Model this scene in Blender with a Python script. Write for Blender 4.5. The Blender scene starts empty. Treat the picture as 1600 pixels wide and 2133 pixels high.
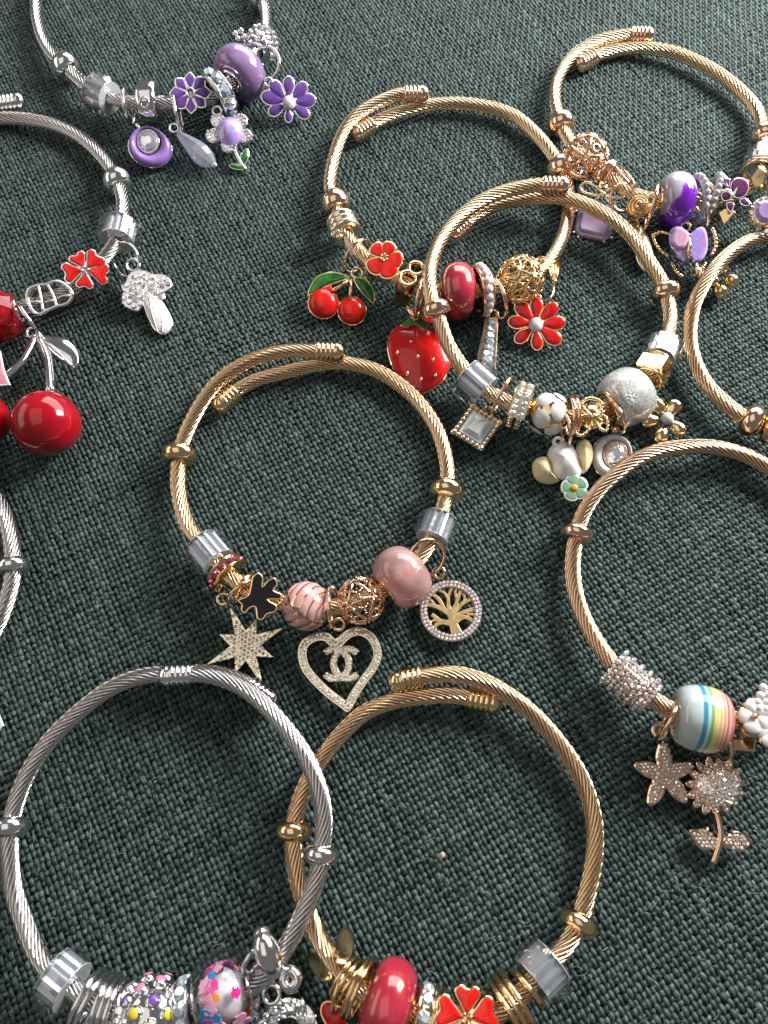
import bpy, math, random
import numpy as np
from mathutils import Vector, Matrix

# ---------------------------------------------------------------- camera, light, exposure
# all numbers below are millimetres; the scene is written out at 1 unit = 1 cm
U = 0.1
random.seed(7)
RNG = np.random.default_rng(11)
scene = bpy.context.scene
scene.unit_settings.system = 'METRIC'
scene.unit_settings.scale_length = 0.01
COL = scene.collection
PW, PH, FPX = 1600.0, 2133.0, 1560.0
DEP = math.radians(70.0)
DIST = 166.0
CAM = Vector((0, -DIST * math.cos(DEP), DIST * math.sin(DEP)))
C_R = Vector((1, 0, 0))
C_U = Vector((0, math.sin(DEP), math.cos(DEP)))
C_F = Vector((0, math.cos(DEP), -math.sin(DEP)))

cd = bpy.data.cameras.new('camera')
cam = bpy.data.objects.new('camera', cd)
COL.objects.link(cam)
cam.location = CAM * U
cam.rotation_euler = (math.pi / 2 - DEP, 0, 0)
cd.sensor_fit = 'VERTICAL'
cd.sensor_height = 24.0
cd.lens = 24.0 * FPX / PH
cd.clip_start = 0.1
cd.clip_end = 1000
cd.dof.use_dof = True
cd.dof.focus_distance = 172 * U
cd.dof.aperture_fstop = 0.22
scene.camera = cam

world = bpy.data.worlds.new('World')
scene.world = world
world.use_nodes = True
wb = world.node_tree.nodes['Background']
wb.inputs['Color'].default_value = (0.96, 0.95, 0.97, 1)
wb.inputs['Strength'].default_value = 0.115


def area_light(name, direction, dist, sx, sy, power, color, target=(0, 40, 0)):
    ld = bpy.data.lights.new(name, 'AREA')
    ld.shape = 'RECTANGLE'
    ld.size = sx * U
    ld.size_y = sy * U
    ld.energy = power
    ld.color = color
    o = bpy.data.objects.new(name, ld)
    COL.objects.link(o)
    d = Vector(direction).normalized()
    o.location = (Vector(target) + d * dist) * U
    o.rotation_euler = d.to_track_quat('Z', 'Y').to_euler()
    return o


area_light('window_light', (0.78, 0.42, 0.62), 380, 130, 170, 29000, (1.0, 0.985, 0.95), (50, 80, 0))
area_light('second_window_light', (0.30, 0.84, 0.46), 560, 620, 320, 25000, (0.94, 0.97, 1.0))
area_light('overhead_fill', (-0.30, -0.05, 1.0), 640, 620, 420, 4600, (1.0, 0.93, 0.85), (0, 30, 0))  # added overhead fill, gives the metal something mid-bright to mirror
area_light('warm_fill', (-0.90, 0.10, 0.42), 560, 560, 200, 4200, (1.0, 0.84, 0.70))  # added warm fill lamp standing in for light off the room

scene.view_settings.view_transform = 'Standard'
scene.view_settings.look = 'None'
scene.view_settings.exposure = 0.45
scene.view_settings.gamma = 1.0
scene.view_settings.use_curve_mapping = False
scene.cycles.use_denoising = True
scene.cycles.sample_clamp_indirect = 6.0
scene.cycles.max_bounces = 8
scene.cycles.transmission_bounces = 8
scene.cycles.caustics_refractive = False
scene.cycles.caustics_reflective = False


# ---------------------------------------------------------------- pixel <-> place
def ray(u, v):
    return (C_R * (u - PW / 2) / FPX + C_U * (PH / 2 - v) / FPX + C_F)


def P(u, v, z=0.0):
    d = ray(u, v)
    return CAM + d * ((z - CAM.z) / d.z)


def proj(p):
    q = Vector(p) - CAM
    w = q.dot(C_F)
    return PW / 2 + FPX * q.dot(C_R) / w, PH / 2 - FPX * q.dot(C_U) / w


def mmpp(p):
    return (Vector(p) - CAM).dot(C_F) / FPX


# ---------------------------------------------------------------- meshes
class Geo:
    def __init__(s):
        s.v, s.f, s.sm = [], [], []

    def add(s, vs, fs, smooth=True, M=None):
        b = len(s.v)
        if M is not None:
            vs = [M @ Vector(p) for p in vs]
        s.v.extend([tuple(p) for p in vs])
        s.f.extend([tuple(i + b for i in f) for f in fs])
        s.sm.extend([smooth] * len(fs))
        return s


WM = {}
I4 = Matrix.Identity(4)


def node(name, parent=None, M=None, me=None):
    o = bpy.data.objects.new(name, me)
    COL.objects.link(o)
    if M is None:
        M = WM[parent.name] if parent else I4
    WM[o.name] = M.copy()
    L = M
    if parent:
        o.parent = parent
        L = WM[parent.name].inverted() @ M
    L = L.copy()
    L.translation = L.translation * U
    o.matrix_basis = L
    return o


def mesh(name, g, mat):
    me = bpy.data.meshes.new(name)
    me.from_pydata([(x * U, y * U, z * U) for x, y, z in g.v], [], g.f)
    me.polygons.foreach_set('use_smooth', g.sm)
    me.materials.append(mat)
    me.update()
    return me


def part(name, parent, g, mat, M=None, label=None, kind=None):
    o = node(name, parent, M, mesh(name, g, mat))
    if label:
        o['label'] = label
    if kind:
        o['kind'] = kind
    return o


def lathe(g, prof, n=32, smooth=True, M=None, closed=False, phase=0.0):
    vs, fs = [], []
    m = len(prof)
    for r, z in prof:
        for k in range(n):
            a = 2 * math.pi * k / n + phase
            vs.append((r * math.cos(a), r * math.sin(a), z))
    for i in range(m if closed else m - 1):
        j = (i + 1) % m
        for k in range(n):
            k2 = (k + 1) % n
            fs.append((i * n + k, i * n + k2, j * n + k2, j * n + k))
    return g.add(vs, fs, smooth, M)


def ell(R, h, ro=0.0, n=12, z0=0.0):
    """profile of a fat ring: from inner radius ro round the outside"""
    pr = []
    for i in range(n + 1):
        a = -math.pi / 2 + math.pi * i / n
        c = math.cos(a)
        pr.append((ro + (R - ro) * (c ** 0.8 if c > 0 else 0), z0 + h * math.sin(a)))
    return pr


def sphere(g, c, r, n=20, m=12, sc=(1, 1, 1), M=None, smooth=True):
    vs, fs = [], []
    for i in range(m + 1):
        t = math.pi * i / m
        for k in range(n):
            a = 2 * math.pi * k / n
            vs.append((c[0] + r * sc[0] * math.sin(t) * math.cos(a), c[1] + r * sc[1] * math.sin(t) * math.sin(a), c[2] - r * sc[2] * math.cos(t)))
    for i in range(m):
        for k in range(n):
            k2 = (k + 1) % n
            fs.append((i * n + k, i * n + k2, (i + 1) * n + k2, (i + 1) * n + k))
    return g.add(vs, fs, smooth, M)


def torus(g, R, r, n=40, m=10, M=None, sx=1.0):
    return lathe(g, [(R + r * math.cos(-2 * math.pi * k / m), r * sx * math.sin(-2 * math.pi * k / m)) for k in range(m)][::-1], n, True, M, closed=True)


def tube(g, pts, r, n=8, closed=False, M=None, caps=True, flat=1.0):
    pts = [Vector(p) for p in pts]
    N = len(pts)
    rs = r if isinstance(r, (list, tuple)) else [r] * N
    vs, fs = [], []
    pe = None
    for i, p in enumerate(pts):
        if closed:
            t = pts[(i + 1) % N] - pts[i - 1]
        else:
            t = pts[min(i + 1, N - 1)] - pts[max(i - 1, 0)]
        t.normalize()
        ref = pe if pe is not None else (Vector((0, 0, 1)) if abs(t.z) < 0.9 else Vector((1, 0, 0)))
        e1 = (ref - t * ref.dot(t)).normalized()
        pe = e1
        e2 = t.cross(e1)
        for k in range(n):
            a = 2 * math.pi * k / n
            vs.append(p + (e1 * math.cos(a) * flat + e2 * math.sin(a)) * rs[i])
    for i in range(N if closed else N - 1):
        j = (i + 1) % N
        for k in range(n):
            k2 = (k + 1) % n
            fs.append((i * n + k, i * n + k2, j * n + k2, j * n + k))
    if caps and not closed:
        fs.append(tuple(range(n - 1, -1, -1)))
        fs.append(tuple((N - 1) * n + k for k in range(n)))
    return g.add(vs, fs, True, M)


def area2(o):
    return sum(o[i][0] * o[(i + 1) % len(o)][1] - o[(i + 1) % len(o)][0] * o[i][1] for i in range(len(o)))


def ccw(o):
    return list(o) if area2(o) > 0 else list(reversed(o))


def inset(o, d):
    n = len(o)
    r = []
    for i in range(n):
        a, b, c = Vector(o[i - 1]), Vector(o[i]), Vector(o[(i + 1) % n])
        e1 = (b - a)
        e2 = (c - b)
        if e1.length < 1e-6 or e2.length < 1e-6:
            r.append((b.x, b.y))
            continue
        e1.normalize()
        e2.normalize()
        n1 = Vector((-e1.y, e1.x))
        n2 = Vector((-e2.y, e2.x))
        m = n1 + n2
        k = m.length
        if k < 1e-4:
            m = n1
            k = 1
        m = m / k
        s = min(1 / max(m.dot(n1), 0.35), 2.2)
        r.append((b.x + m.x * d * s, b.y + m.y * d * s))
    return r


def plate(g, out, z0, z1, bev=0.15, M=None, smooth=False, dome=0.0, rings=1):
    out = ccw(out)
    n = len(out)
    ins = inset(out, bev)
    vs = [(x, y, z0) for x, y in out] + [(x, y, z1 - bev * 0.8) for x, y in out] + [(x, y, z1) for x, y in ins]
    fs = []
    for i in range(2):
        for k in range(n):
            k2 = (k + 1) % n
            fs.append((i * n + k, i * n + k2, (i + 1) * n + k2, (i + 1) * n + k))
    fs.append(tuple(range(n - 1, -1, -1)))
    if dome <= 0:
        fs.append(tuple(2 * n + k for k in range(n)))
        g.add(vs, fs, smooth, M)
    else:
        cx = sum(p[0] for p in ins) / n
        cy = sum(p[1] for p in ins) / n
        lv = 4
        for j in range(1, lv):
            t = j / lv
            for x, y in ins:
                vs.append((cx + (x - cx) * (1 - t), cy + (y - cy) * (1 - t), z1 + dome * (1 - (1 - t) ** 2)))
        vs.append((cx, cy, z1 + dome))
        for j in range(lv - 1):
            b = (2 + j) * n
            for k in range(n):
                k2 = (k + 1) % n
                fs.append((b + k, b + k2, b + n + k2, b + n + k))
        b = (1 + lv) * n
        for k in range(n):
            fs.append((b + k, b + (k + 1) % n, b + n))
        g.add(vs, fs, True, M)
    return g


def band(g, o1, o2, z0, z1, M=None):
    """flat ring between two outlines of equal length"""
    n = len(o1)
    vs = [(x, y, z1) for x, y in o1] + [(x, y, z1) for x, y in o2] + [(x, y, z0) for x, y in o1] + [(x, y, z0) for x, y in o2]
    fs = []
    for k in range(n):
        q = (k + 1) % n
        fs += [(k, q, n + q, n + k), (2 * n + k, 2 * n + q, q, k), (n + k, n + q, 3 * n + q, 3 * n + k)]
    return g.add(vs, fs, False, M)


def strip(g, pts, ws, z0, z1, M=None):
    """flat bar along a 2d path with widths"""
    n = len(pts)
    L, R = [], []
    for i in range(n):
        a = Vector(pts[max(i - 1, 0)])
        b = Vector(pts[min(i + 1, n - 1)])
        t = (b - a).normalized()
        nn = Vector((-t.y, t.x))
        p = Vector(pts[i])
        L.append(tuple(p + nn * ws[i] / 2))
        R.append(tuple(p - nn * ws[i] / 2))
    return plate(g, R + L[::-1], z0, z1, min(ws) * 0.12, M)


def crv(pts, per=5, closed=True):
    """Catmull-Rom through 2d or 3d points"""
    pts = [Vector(p) for p in pts]
    n = len(pts)
    out = []
    rng = range(n) if closed else range(n - 1)
    for i in rng:
        if closed:
            p0, p1, p2, p3 = pts[i - 1], pts[i], pts[(i + 1) % n], pts[(i + 2) % n]
        else:
            p0, p1, p2, p3 = pts[max(i - 1, 0)], pts[i], pts[i + 1], pts[min(i + 2, n - 1)]
        for k in range(per):
            t = k / per
            out.append(0.5 * ((2 * p1) + (p2 - p0) * t + (2 * p0 - 5 * p1 + 4 * p2 - p3) * t * t + (3 * p1 - p0 - 3 * p2 + p3) * t ** 3))
    if not closed:
        out.append(pts[-1])
    return [tuple(p) for p in out]


def ellipse(c, a, b, rot=0.0, n=36):
    r = []
    for k in range(n):
        t = 2 * math.pi * k / n
        x, y = a * math.cos(t), b * math.sin(t)
        r.append((c[0] + x * math.cos(rot) - y * math.sin(rot), c[1] + x * math.sin(rot) + y * math.cos(rot)))
    return r


def gem(g, c, r, h=0.62, n=8, nrm=None, tilt=0.30):
    """brilliant cut stone: girdle, crown facets and table"""
    nrm = Vector(nrm or (0, 0, 1)).normalized()
    nrm = (nrm + Vector((random.uniform(-tilt, tilt), random.uniform(-tilt, tilt), random.uniform(-tilt, tilt)))).normalized()
    Q = nrm.to_track_quat('Z', 'Y').to_matrix().to_4x4()
    Q.translation = Vector(c)
    ph = random.random() * 6.28
    vs = []
    for rr, zz, o in ((1.0, -0.25, 0), (1.0, 0.0, 0), (0.56, h, 0.5)):
        for k in range(n):
            a = 2 * math.pi * (k + o) / n + ph
            vs.append((r * rr * math.cos(a), r * rr * math.sin(a), r * zz))
    fs = []
    for k in range(n):
        q = (k + 1) % n
        fs.append((k, q, n + q, n + k))
        fs.append((n + k, n + q, 2 * n + k))
        fs.append((n + q, 2 * n + q, 2 * n + k))
    fs.append(tuple(2 * n + k for k in range(n)))
    g.add(vs, fs, False, Q)


def inpoly(p, o):
    x, y = p
    c = False
    n = len(o)
    for i in range(n):
        x1, y1 = o[i]
        x2, y2 = o[i - 1]
        if (y1 > y) != (y2 > y) and x < (x2 - x1) * (y - y1) / (y2 - y1) + x1:
            c = not c
    return c


def edgedist(p, o):
    p = Vector(p)
    best = 1e9
    for i in range(len(o)):
        a, b = Vector(o[i - 1]), Vector(o[i])
        e = b - a
        t = max(0, min(1, (p - a).dot(e) / max(e.length_squared, 1e-9)))
        best = min(best, (p - a - e * t).length)
    return best


def pave(out, r, z, margin=0.75, jit=0.1, pitch=2.05):
    g = Geo()
    xs = [p[0] for p in out]
    ys = [p[1] for p in out]
    y = min(ys)
    row = 0
    while y < max(ys):
        x = min(xs) + (row % 2) * r * pitch / 2
        while x < max(xs):
            q = (x + random.uniform(-jit, jit) * r, y + random.uniform(-jit, jit) * r)
            if inpoly(q, out) and edgedist(q, out) > r * margin:
                gem(g, (q[0], q[1], z), r * 0.97, n=6)
            x += r * pitch
        y += r * pitch * 0.87
        row += 1
    return g


# ---------------------------------------------------------------- materials
def mat(name, color, metal=0.0, rough=0.4, **kw):
    m = bpy.data.materials.new(name)
    m.use_nodes = True
    b = m.node_tree.nodes['Principled BSDF']
    b.inputs['Base Color'].default_value = (*color, 1)
    b.inputs['Metallic'].default_value = metal
    b.inputs['Roughness'].default_value = rough
    for k, v in kw.items():
        if k in b.inputs:
            b.inputs[k].default_value = v
    return m


def nodes(m):
    nt = m.node_tree
    return nt, nt.nodes['Principled BSDF']


def add_wear(m, scale=6.0, rlo=0.1, rhi=0.3, bump=0.05, bdist=0.01):
    """uneven polish and very fine relief"""
    nt, b = nodes(m)
    tc = nt.nodes.new('ShaderNodeTexCoord')
    nz = nt.nodes.new('ShaderNodeTexNoise')
    nz.inputs['Scale'].default_value = scale
    nz.inputs['Detail'].default_value = 5
    nt.links.new(tc.outputs['Object'], nz.inputs['Vector'])
    mr = nt.nodes.new('ShaderNodeMapRange')
    mr.inputs['From Min'].default_value = 0.35
    mr.inputs['From Max'].default_value = 0.65
    mr.inputs['To Min'].default_value = rlo
    mr.inputs['To Max'].default_value = rhi
    nt.links.new(nz.outputs['Fac'], mr.inputs['Value'])
    nt.links.new(mr.outputs['Result'], b.inputs['Roughness'])
    if bump:
        n2 = nt.nodes.new('ShaderNodeTexNoise')
        n2.inputs['Scale'].default_value = scale * 1.7
        n2.inputs['Detail'].default_value = 2
        nt.links.new(tc.outputs['Object'], n2.inputs['Vector'])
        bp = nt.nodes.new('ShaderNodeBump')
        bp.inputs['Strength'].default_value = bump
        bp.inputs['Distance'].default_value = bdist
        nt.links.new(n2.outputs['Fac'], bp.inputs['Height'])
        nt.links.new(bp.outputs['Normal'], b.inputs['Normal'])
    return m


def color_noise(m, stops, scale=1.5, detail=3, dist=0.0, vec='Object', kind='noise'):
    nt, b = nodes(m)
    tc = nt.nodes.new('ShaderNodeTexCoord')
    if kind == 'noise':
        nz = nt.nodes.new('ShaderNodeTexNoise')
        nz.inputs['Detail'].default_value = detail
        nz.inputs['Distortion'].default_value = dist
        outp = nz.outputs['Fac']
    else:
        nz = nt.nodes.new('ShaderNodeTexVoronoi')
        outp = nz.outputs['Color']
    nz.inputs['Scale'].default_value = scale
    nt.links.new(tc.outputs[vec], nz.inputs['Vector'])
    cr = nt.nodes.new('ShaderNodeValToRGB')
    el = cr.color_ramp.elements
    while len(el) > 1:
        el.remove(el[-1])
    el[0].position = stops[0][0]
    el[0].color = (*stops[0][1], 1)
    for p, c in stops[1:]:
        e = el.new(p)
        e.color = (*c, 1)
    nt.links.new(outp, cr.inputs['Fac'])
    nt.links.new(cr.outputs['Color'], b.inputs['Base Color'])
    return cr


GOLD_CABLE = add_wear(mat('gold_cable', (0.91, 0.665, 0.42), 1.0, 0.2), 14, 0.12, 0.22, 0.0)
GOLD_CABLE_PALE = add_wear(mat('pale_gold_cable', (0.90, 0.70, 0.46), 1.0, 0.2), 14, 0.12, 0.22, 0.0)
GOLD_CABLE_ROSE = add_wear(mat('rosy_gold_cable', (0.91, 0.65, 0.44), 1.0, 0.2), 14, 0.12, 0.22, 0.0)
GOLD = add_wear(mat('gold', (0.91, 0.66, 0.36), 1.0, 0.12), 5, 0.06, 0.16, 0.06, 0.006)
ROSE = add_wear(mat('rose_gold', (0.92, 0.63, 0.44), 1.0, 0.12), 5, 0.06, 0.16, 0.06, 0.006)
PALEGOLD = add_wear(mat('pale_gold', (0.88, 0.77, 0.56), 1.0, 0.2), 5, 0.12, 0.26, 0.05, 0.005)
SATIN_GOLD = add_wear(mat('satin_gold', (0.84, 0.62, 0.30), 1.0, 0.35), 20, 0.30, 0.42, 0.1, 0.003)
SILVER_CABLE = add_wear(mat('steel_cable', (0.68, 0.66, 0.65), 1.0, 0.2), 14, 0.12, 0.22, 0.0)
GROOVE_SHADE = mat('groove_shade_core', (0.10, 0.08, 0.06), 1.0, 0.5)  # near-black metal, carries the shade of the cable grooves
SILVER = add_wear(mat('silver', (0.84, 0.83, 0.83), 1.0, 0.1), 5, 0.05, 0.15, 0.06, 0.006)
BRIGHT_SLEEVE = add_wear(mat('bright_sleeve', (0.95, 0.96, 0.98), 0.5, 0.3), 8, 0.06, 0.2, 0.1, 0.01)  # lightened sleeve metal, stands in for glints inside the crystal
STONE = mat('rhinestone', (0.90, 0.89, 0.90), 0.8, 0.06, **{'Coat Weight': 1.0})
STONE_WARM = mat('champagne_rhinestone', (0.97, 0.90, 0.84), 0.72, 0.07, **{'Coat Weight': 1.0})
STONE_GOLD = mat('rose_gold_rhinestone', (0.97, 0.85, 0.75), 0.75, 0.08, **{'Coat Weight': 0.6})
STONE_PINK = mat('pink_rhinestone', (0.62, 0.16, 0.22), 0.85, 0.08)
STONE_LILAC = mat('lilac_rhinestone', (0.90, 0.80, 0.83), 0.55, 0.08, **{'Coat Weight': 1.0})


def clear(name, tint, ior=1.6, rough=0.015):
    """clear polished glass: light passes through, the faces mirror by Fresnel"""
    m = bpy.data.materials.new(name)
    m.use_nodes = True
    nt = m.node_tree
    nt.nodes.remove(nt.nodes['Principled BSDF'])
    out = nt.nodes['Material Output']
    t = nt.nodes.new('ShaderNodeBsdfTransparent')
    t.inputs['Color'].default_value = (*tint, 1)
    gl = nt.nodes.new('ShaderNodeBsdfGlossy')
    gl.inputs['Roughness'].default_value = rough
    lw = nt.nodes.new('ShaderNodeLayerWeight')
    lw.inputs['Blend'].default_value = 0.5
    pw = nt.nodes.new('ShaderNodeMath')
    pw.operation = 'POWER'
    pw.inputs[1].default_value = 2.2
    nt.links.new(lw.outputs['Facing'], pw.inputs[0])
    fr = nt.nodes.new('ShaderNodeMapRange')
    fr.inputs['To Min'].default_value = 1.6 * ((ior - 1) / (ior + 1)) ** 2
    fr.inputs['To Max'].default_value = 0.8
    nt.links.new(pw.outputs[0], fr.inputs['Value'])
    mx = nt.nodes.new('ShaderNodeMixShader')
    nt.links.new(fr.outputs[0], mx.inputs[0])
    nt.links.new(t.outputs[0], mx.inputs[1])
    nt.links.new(gl.outputs[0], mx.inputs[2])
    nt.links.new(mx.outputs[0], out.inputs['Surface'])
    return m


GLASS = clear('clear_glass', (0.97, 0.97, 0.99), 1.6)
GLASS_RED = mat('red_crystal', (0.85, 0.02, 0.03), 0, 0.03, **{'IOR': 1.56, 'Transmission Weight': 0.75})


def milk(name, tint, col, lo, hi, scale=1.2, ior=1.6, rough=0.02):
    """clear glass with cloudy colour inside, thicker here and thinner there"""
    m = clear(name, tint, ior, rough)
    nt = m.node_tree
    tl = nt.nodes.new('ShaderNodeBsdfTranslucent')
    tl.inputs['Color'].default_value = (*col, 1)
    df = nt.nodes.new('ShaderNodeBsdfDiffuse')
    df.inputs['Color'].default_value = (*col, 1)
    m1 = nt.nodes.new('ShaderNodeMixShader')
    nt.links.new(tl.outputs[0], m1.inputs[1])
    nt.links.new(df.outputs[0], m1.inputs[2])
    m1.inputs[0].default_value = 0.6
    tc = nt.nodes.new('ShaderNodeTexCoord')
    nz = nt.nodes.new('ShaderNodeTexNoise')
    nz.inputs['Scale'].default_value = scale
    nz.inputs['Detail'].default_value = 4
    nz.inputs['Distortion'].default_value = 1.2
    nt.links.new(tc.outputs['Object'], nz.inputs['Vector'])
    mr = nt.nodes.new('ShaderNodeMapRange')
    mr.inputs['From Min'].default_value = 0.35
    mr.inputs['From Max'].default_value = 0.65
    mr.inputs['To Min'].default_value = lo
    mr.inputs['To Max'].default_value = hi
    nt.links.new(nz.outputs['Fac'], mr.inputs['Value'])
    m2 = nt.nodes.new('ShaderNodeMixShader')
    nt.links.new(mr.outputs['Result'], m2.inputs[0])
    tr = [n for n in nt.nodes if n.bl_idname == 'ShaderNodeBsdfTransparent'][0]
    top = [l.from_node for l in nt.links if l.to_node.bl_idname == 'ShaderNodeOutputMaterial'][0]
    nt.links.new(tr.outputs[0], m2.inputs[1])
    nt.links.new(m1.outputs[0], m2.inputs[2])
    nt.links.new(m2.outputs[0], top.inputs[1])
    return m


GLASS_FROST = milk('lilac_clear_glass', (0.88, 0.88, 0.96), (0.82, 0.82, 0.96), 0.30, 0.55)
CRYSTAL = milk('clear_crystal', (0.97, 0.98, 1.0), (0.90, 0.92, 0.97), 0.0, 0.02, 2.0, 2.2, 0.005)


def enamel(name, c, rough=0.22, coat=0.55, **kw):
    m = mat(name, c, 0, rough, **{'Specular IOR Level': 0.25, 'Coat Weight': coat, 'Coat Roughness': 0.05, **kw})
    nt, b = nodes(m)
    tc = nt.nodes.new('ShaderNodeTexCoord')
    n2 = nt.nodes.new('ShaderNodeTexNoise')
    n2.inputs['Scale'].default_value = 4.0
    n2.inputs['Detail'].default_value = 2
    nt.links.new(tc.outputs['Object'], n2.inputs['Vector'])
    bp = nt.nodes.new('ShaderNodeBump')
    bp.inputs['Strength'].default_value = 0.12
    bp.inputs['Distance'].default_value = 0.02
    nt.links.new(n2.outputs['Fac'], bp.inputs['Height'])
    nt.links.new(bp.outputs['Normal'], b.inputs['Normal'])
    nt.links.new(bp.outputs['Normal'], b.inputs['Coat Normal'])
    n3 = nt.nodes.new('ShaderNodeTexNoise')
    n3.inputs['Scale'].default_value = 7.0
    n3.inputs['Detail'].default_value = 4
    nt.links.new(tc.outputs['Object'], n3.inputs['Vector'])
    cr = nt.nodes.new('ShaderNodeValToRGB')
    cr.color_ramp.elements[0].position = 0.3
    cr.color_ramp.elements[0].color = (c[0] * 0.80, c[1] * 0.80, c[2] * 0.80, 1)
    cr.color_ramp.elements[1].position = 0.7
    cr.color_ramp.elements[1].color = (min(c[0] * 1.14, 0.9), min(c[1] * 1.14, 0.9), min(c[2] * 1.14, 0.9), 1)
    nt.links.new(n3.outputs['Fac'], cr.inputs['Fac'])
    nt.links.new(cr.outputs['Color'], b.inputs['Base Color'])
    return m


RED = enamel('red_enamel', (0.62, 0.008, 0.008))
RED2 = enamel('bright_red_enamel', (0.70, 0.012, 0.006))
CHERRY = enamel('cherry_red_lacquer', (0.40, 0.004, 0.012), 0.15, 0.7)
color_noise(CHERRY, [(0.35, (0.28, 0.002, 0.008)), (0.62, (0.40, 0.004, 0.013))], 0.8)
GREEN = enamel('green_enamel', (0.012, 0.14, 0.015), 0.12)
color_noise(GREEN, [(0.35, (0.006, 0.07, 0.008)), (0.65, (0.03, 0.24, 0.03))], 3.0)
PURPLE = enamel('purple_enamel', (0.17, 0.07, 0.36))
PLUM = enamel('plum_enamel', (0.22, 0.045, 0.19))
LILAC = enamel('lilac_enamel', (0.36, 0.20, 0.58))
WHITE = enamel('white_enamel', (0.78, 0.76, 0.75))
PINKE = enamel('pink_enamel', (0.66, 0.36, 0.34))
RECESS_SHADE = mat('recess_shade_metal', (0.10, 0.10, 0.10), 1.0, 0.35)  # shade inside the openwork bead painted as a dark metal
PAINTED_REFLECTION = enamel('painted_reflection', (0.004, 0.004, 0.005), 0.5, 0.0)  # dark mirrored in the polished clover, painted as flat black
PALEPINK = enamel('pale_pink_enamel', (0.60, 0.22, 0.25))
CREAM = enamel('cream_enamel', (0.86, 0.68, 0.40), 0.7, 0.0)
GLAZE = enamel('white_glaze', (0.86, 0.85, 0.84), 0.45, 0.25)
SAGE = enamel('sage_enamel', (0.20, 0.36, 0.23), 0.2)
YELLOW = enamel('yellow_enamel', (0.80, 0.62, 0.02))
ORANGE = enamel('orange_enamel', (0.75, 0.33, 0.02))
PEARL = mat('pearl', (0.80, 0.70, 0.68), 0.0, 0.22, **{'Coat Weight': 0.6, 'Sheen Weight': 0.2, 'Subsurface Weight': 0.2, 'Subsurface Scale': 0.03})
PEARLW = mat('white_pearl', (0.80, 0.79, 0.78), 0.0, 0.20, **{'Coat Weight': 0.6, 'Subsurface Weight': 0.2, 'Subsurface Scale': 0.03})
PEARLC = mat('clear_pearl', (0.78, 0.76, 0.77), 0.0, 0.14, **{'Transmission Weight': 0.45, 'IOR': 1.45, 'Coat Weight': 0.5})


def shimmer(name, stops, scale, rough=0.12, film=0.0, coat=1.0, dist=0.6, **kw):
    m = mat(name, (0.5, 0.5, 0.5), 0, rough, **{'Coat Weight': coat, 'Coat Roughness': 0.03, **kw})
    color_noise(m, stops, scale, 3, dist)
    nt, b = nodes(m)
    if film:
        b.inputs['Thin Film Thickness'].default_value = film
        b.inputs['Thin Film IOR'].default_value = 1.6
    return m


BEAD_RED = shimmer('red_pearl_glass', [(0.3, (0.34, 0.010, 0.03)), (0.5, (0.42, 0.018, 0.045)), (0.7, (0.50, 0.04, 0.07))], 1.8, 0.2, 300)
BEAD_PURPLE = shimmer('purple_pearl_glass', [(0.3, (0.23, 0.13, 0.30)), (0.55, (0.34, 0.21, 0.41)), (0.72, (0.42, 0.29, 0.54))], 1.1, 0.18, 380)
BEAD_PINK = milk('pink_quartz_glass', (0.93, 0.66, 0.66), (0.86, 0.52, 0.50), 0.55, 0.92, 1.8, 1.5, 0.04)
BEAD_VIOLET = shimmer('violet_white_glass', [(0.36, (0.14, 0.012, 0.36)), (0.47, (0.26, 0.02, 0.66)), (0.49, (0.46, 0.38, 0.50)), (0.60, (0.56, 0.50, 0.58))], 0.95, 0.08, 0, 1.0, 0.5)
OPAL = shimmer('lilac_opal', [(0.35, (0.74, 0.36, 0.60)), (0.48, (0.46, 0.34, 0.86)), (0.60, (0.58, 0.46, 0.92)), (0.72, (0.80, 0.50, 0.72))], 2.2, 0.06, 450, 1.0, 1.0, **{'Subsurface Weight': 0.4, 'Subsurface Scale': 0.15})
OPALP = shimmer('pink_opal', [(0.36, (0.90, 0.44, 0.60)), (0.48, (0.84, 0.50, 0.74)), (0.55, (0.62, 0.54, 0.95)), (0.64, (0.92, 0.52, 0.66))], 1.6, 0.06, 420, 1.0, 1.0, **{'Subsurface Weight': 0.4, 'Subsurface Scale': 0.15})
OPALW = shimmer('milky_opal', [(0.35, (0.58, 0.61, 0.61)), (0.55, (0.72, 0.73, 0.73)), (0.75, (0.80, 0.70, 0.62))], 2.0, 0.08, 400, 1.0, 0.6)
STONE_AB = shimmer('aurora_rhinestone', [(0.38, (0.72, 0.74, 0.82)), (0.5, (0.50, 0.62, 0.90)), (0.58, (0.72, 0.90, 0.84)), (0.68, (0.88, 0.76, 0.88))], 7.0, 0.06, 450)
nodes(STONE_AB)[1].inputs['Metallic'].default_value = 0.55

# silver glitter under clear glass
GLITTER = mat('silver_glitter_glass', (0.62, 0.63, 0.61), 0.45, 0.28, **{'Coat Weight': 1.0, 'Coat Roughness': 0.02})
color_noise(GLITTER, [(0.0, (0.45, 0.46, 0.45)), (0.5, (0.74, 0.75, 0.73)), (1.0, (1.0, 1.0, 0.98))], 34, kind='vor')
_nt, _b = nodes(GLITTER)
_v = _nt.nodes.new('ShaderNodeTexVoronoi')
_v.inputs['Scale'].default_value = 34
_tc = _nt.nodes.new('ShaderNodeTexCoord')
_nt.links.new(_tc.outputs['Object'], _v.inputs['Vector'])
_bp = _nt.nodes.new('ShaderNodeBump')
_bp.inputs['Strength'].default_value = 0.8
_bp.inputs['Distance'].default_value = 0.03
_nt.links.new(_v.outputs['Color'], _bp.inputs['Height'])
_nt.links.new(_bp.outputs['Normal'], _b.inputs['Normal'])


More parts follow.
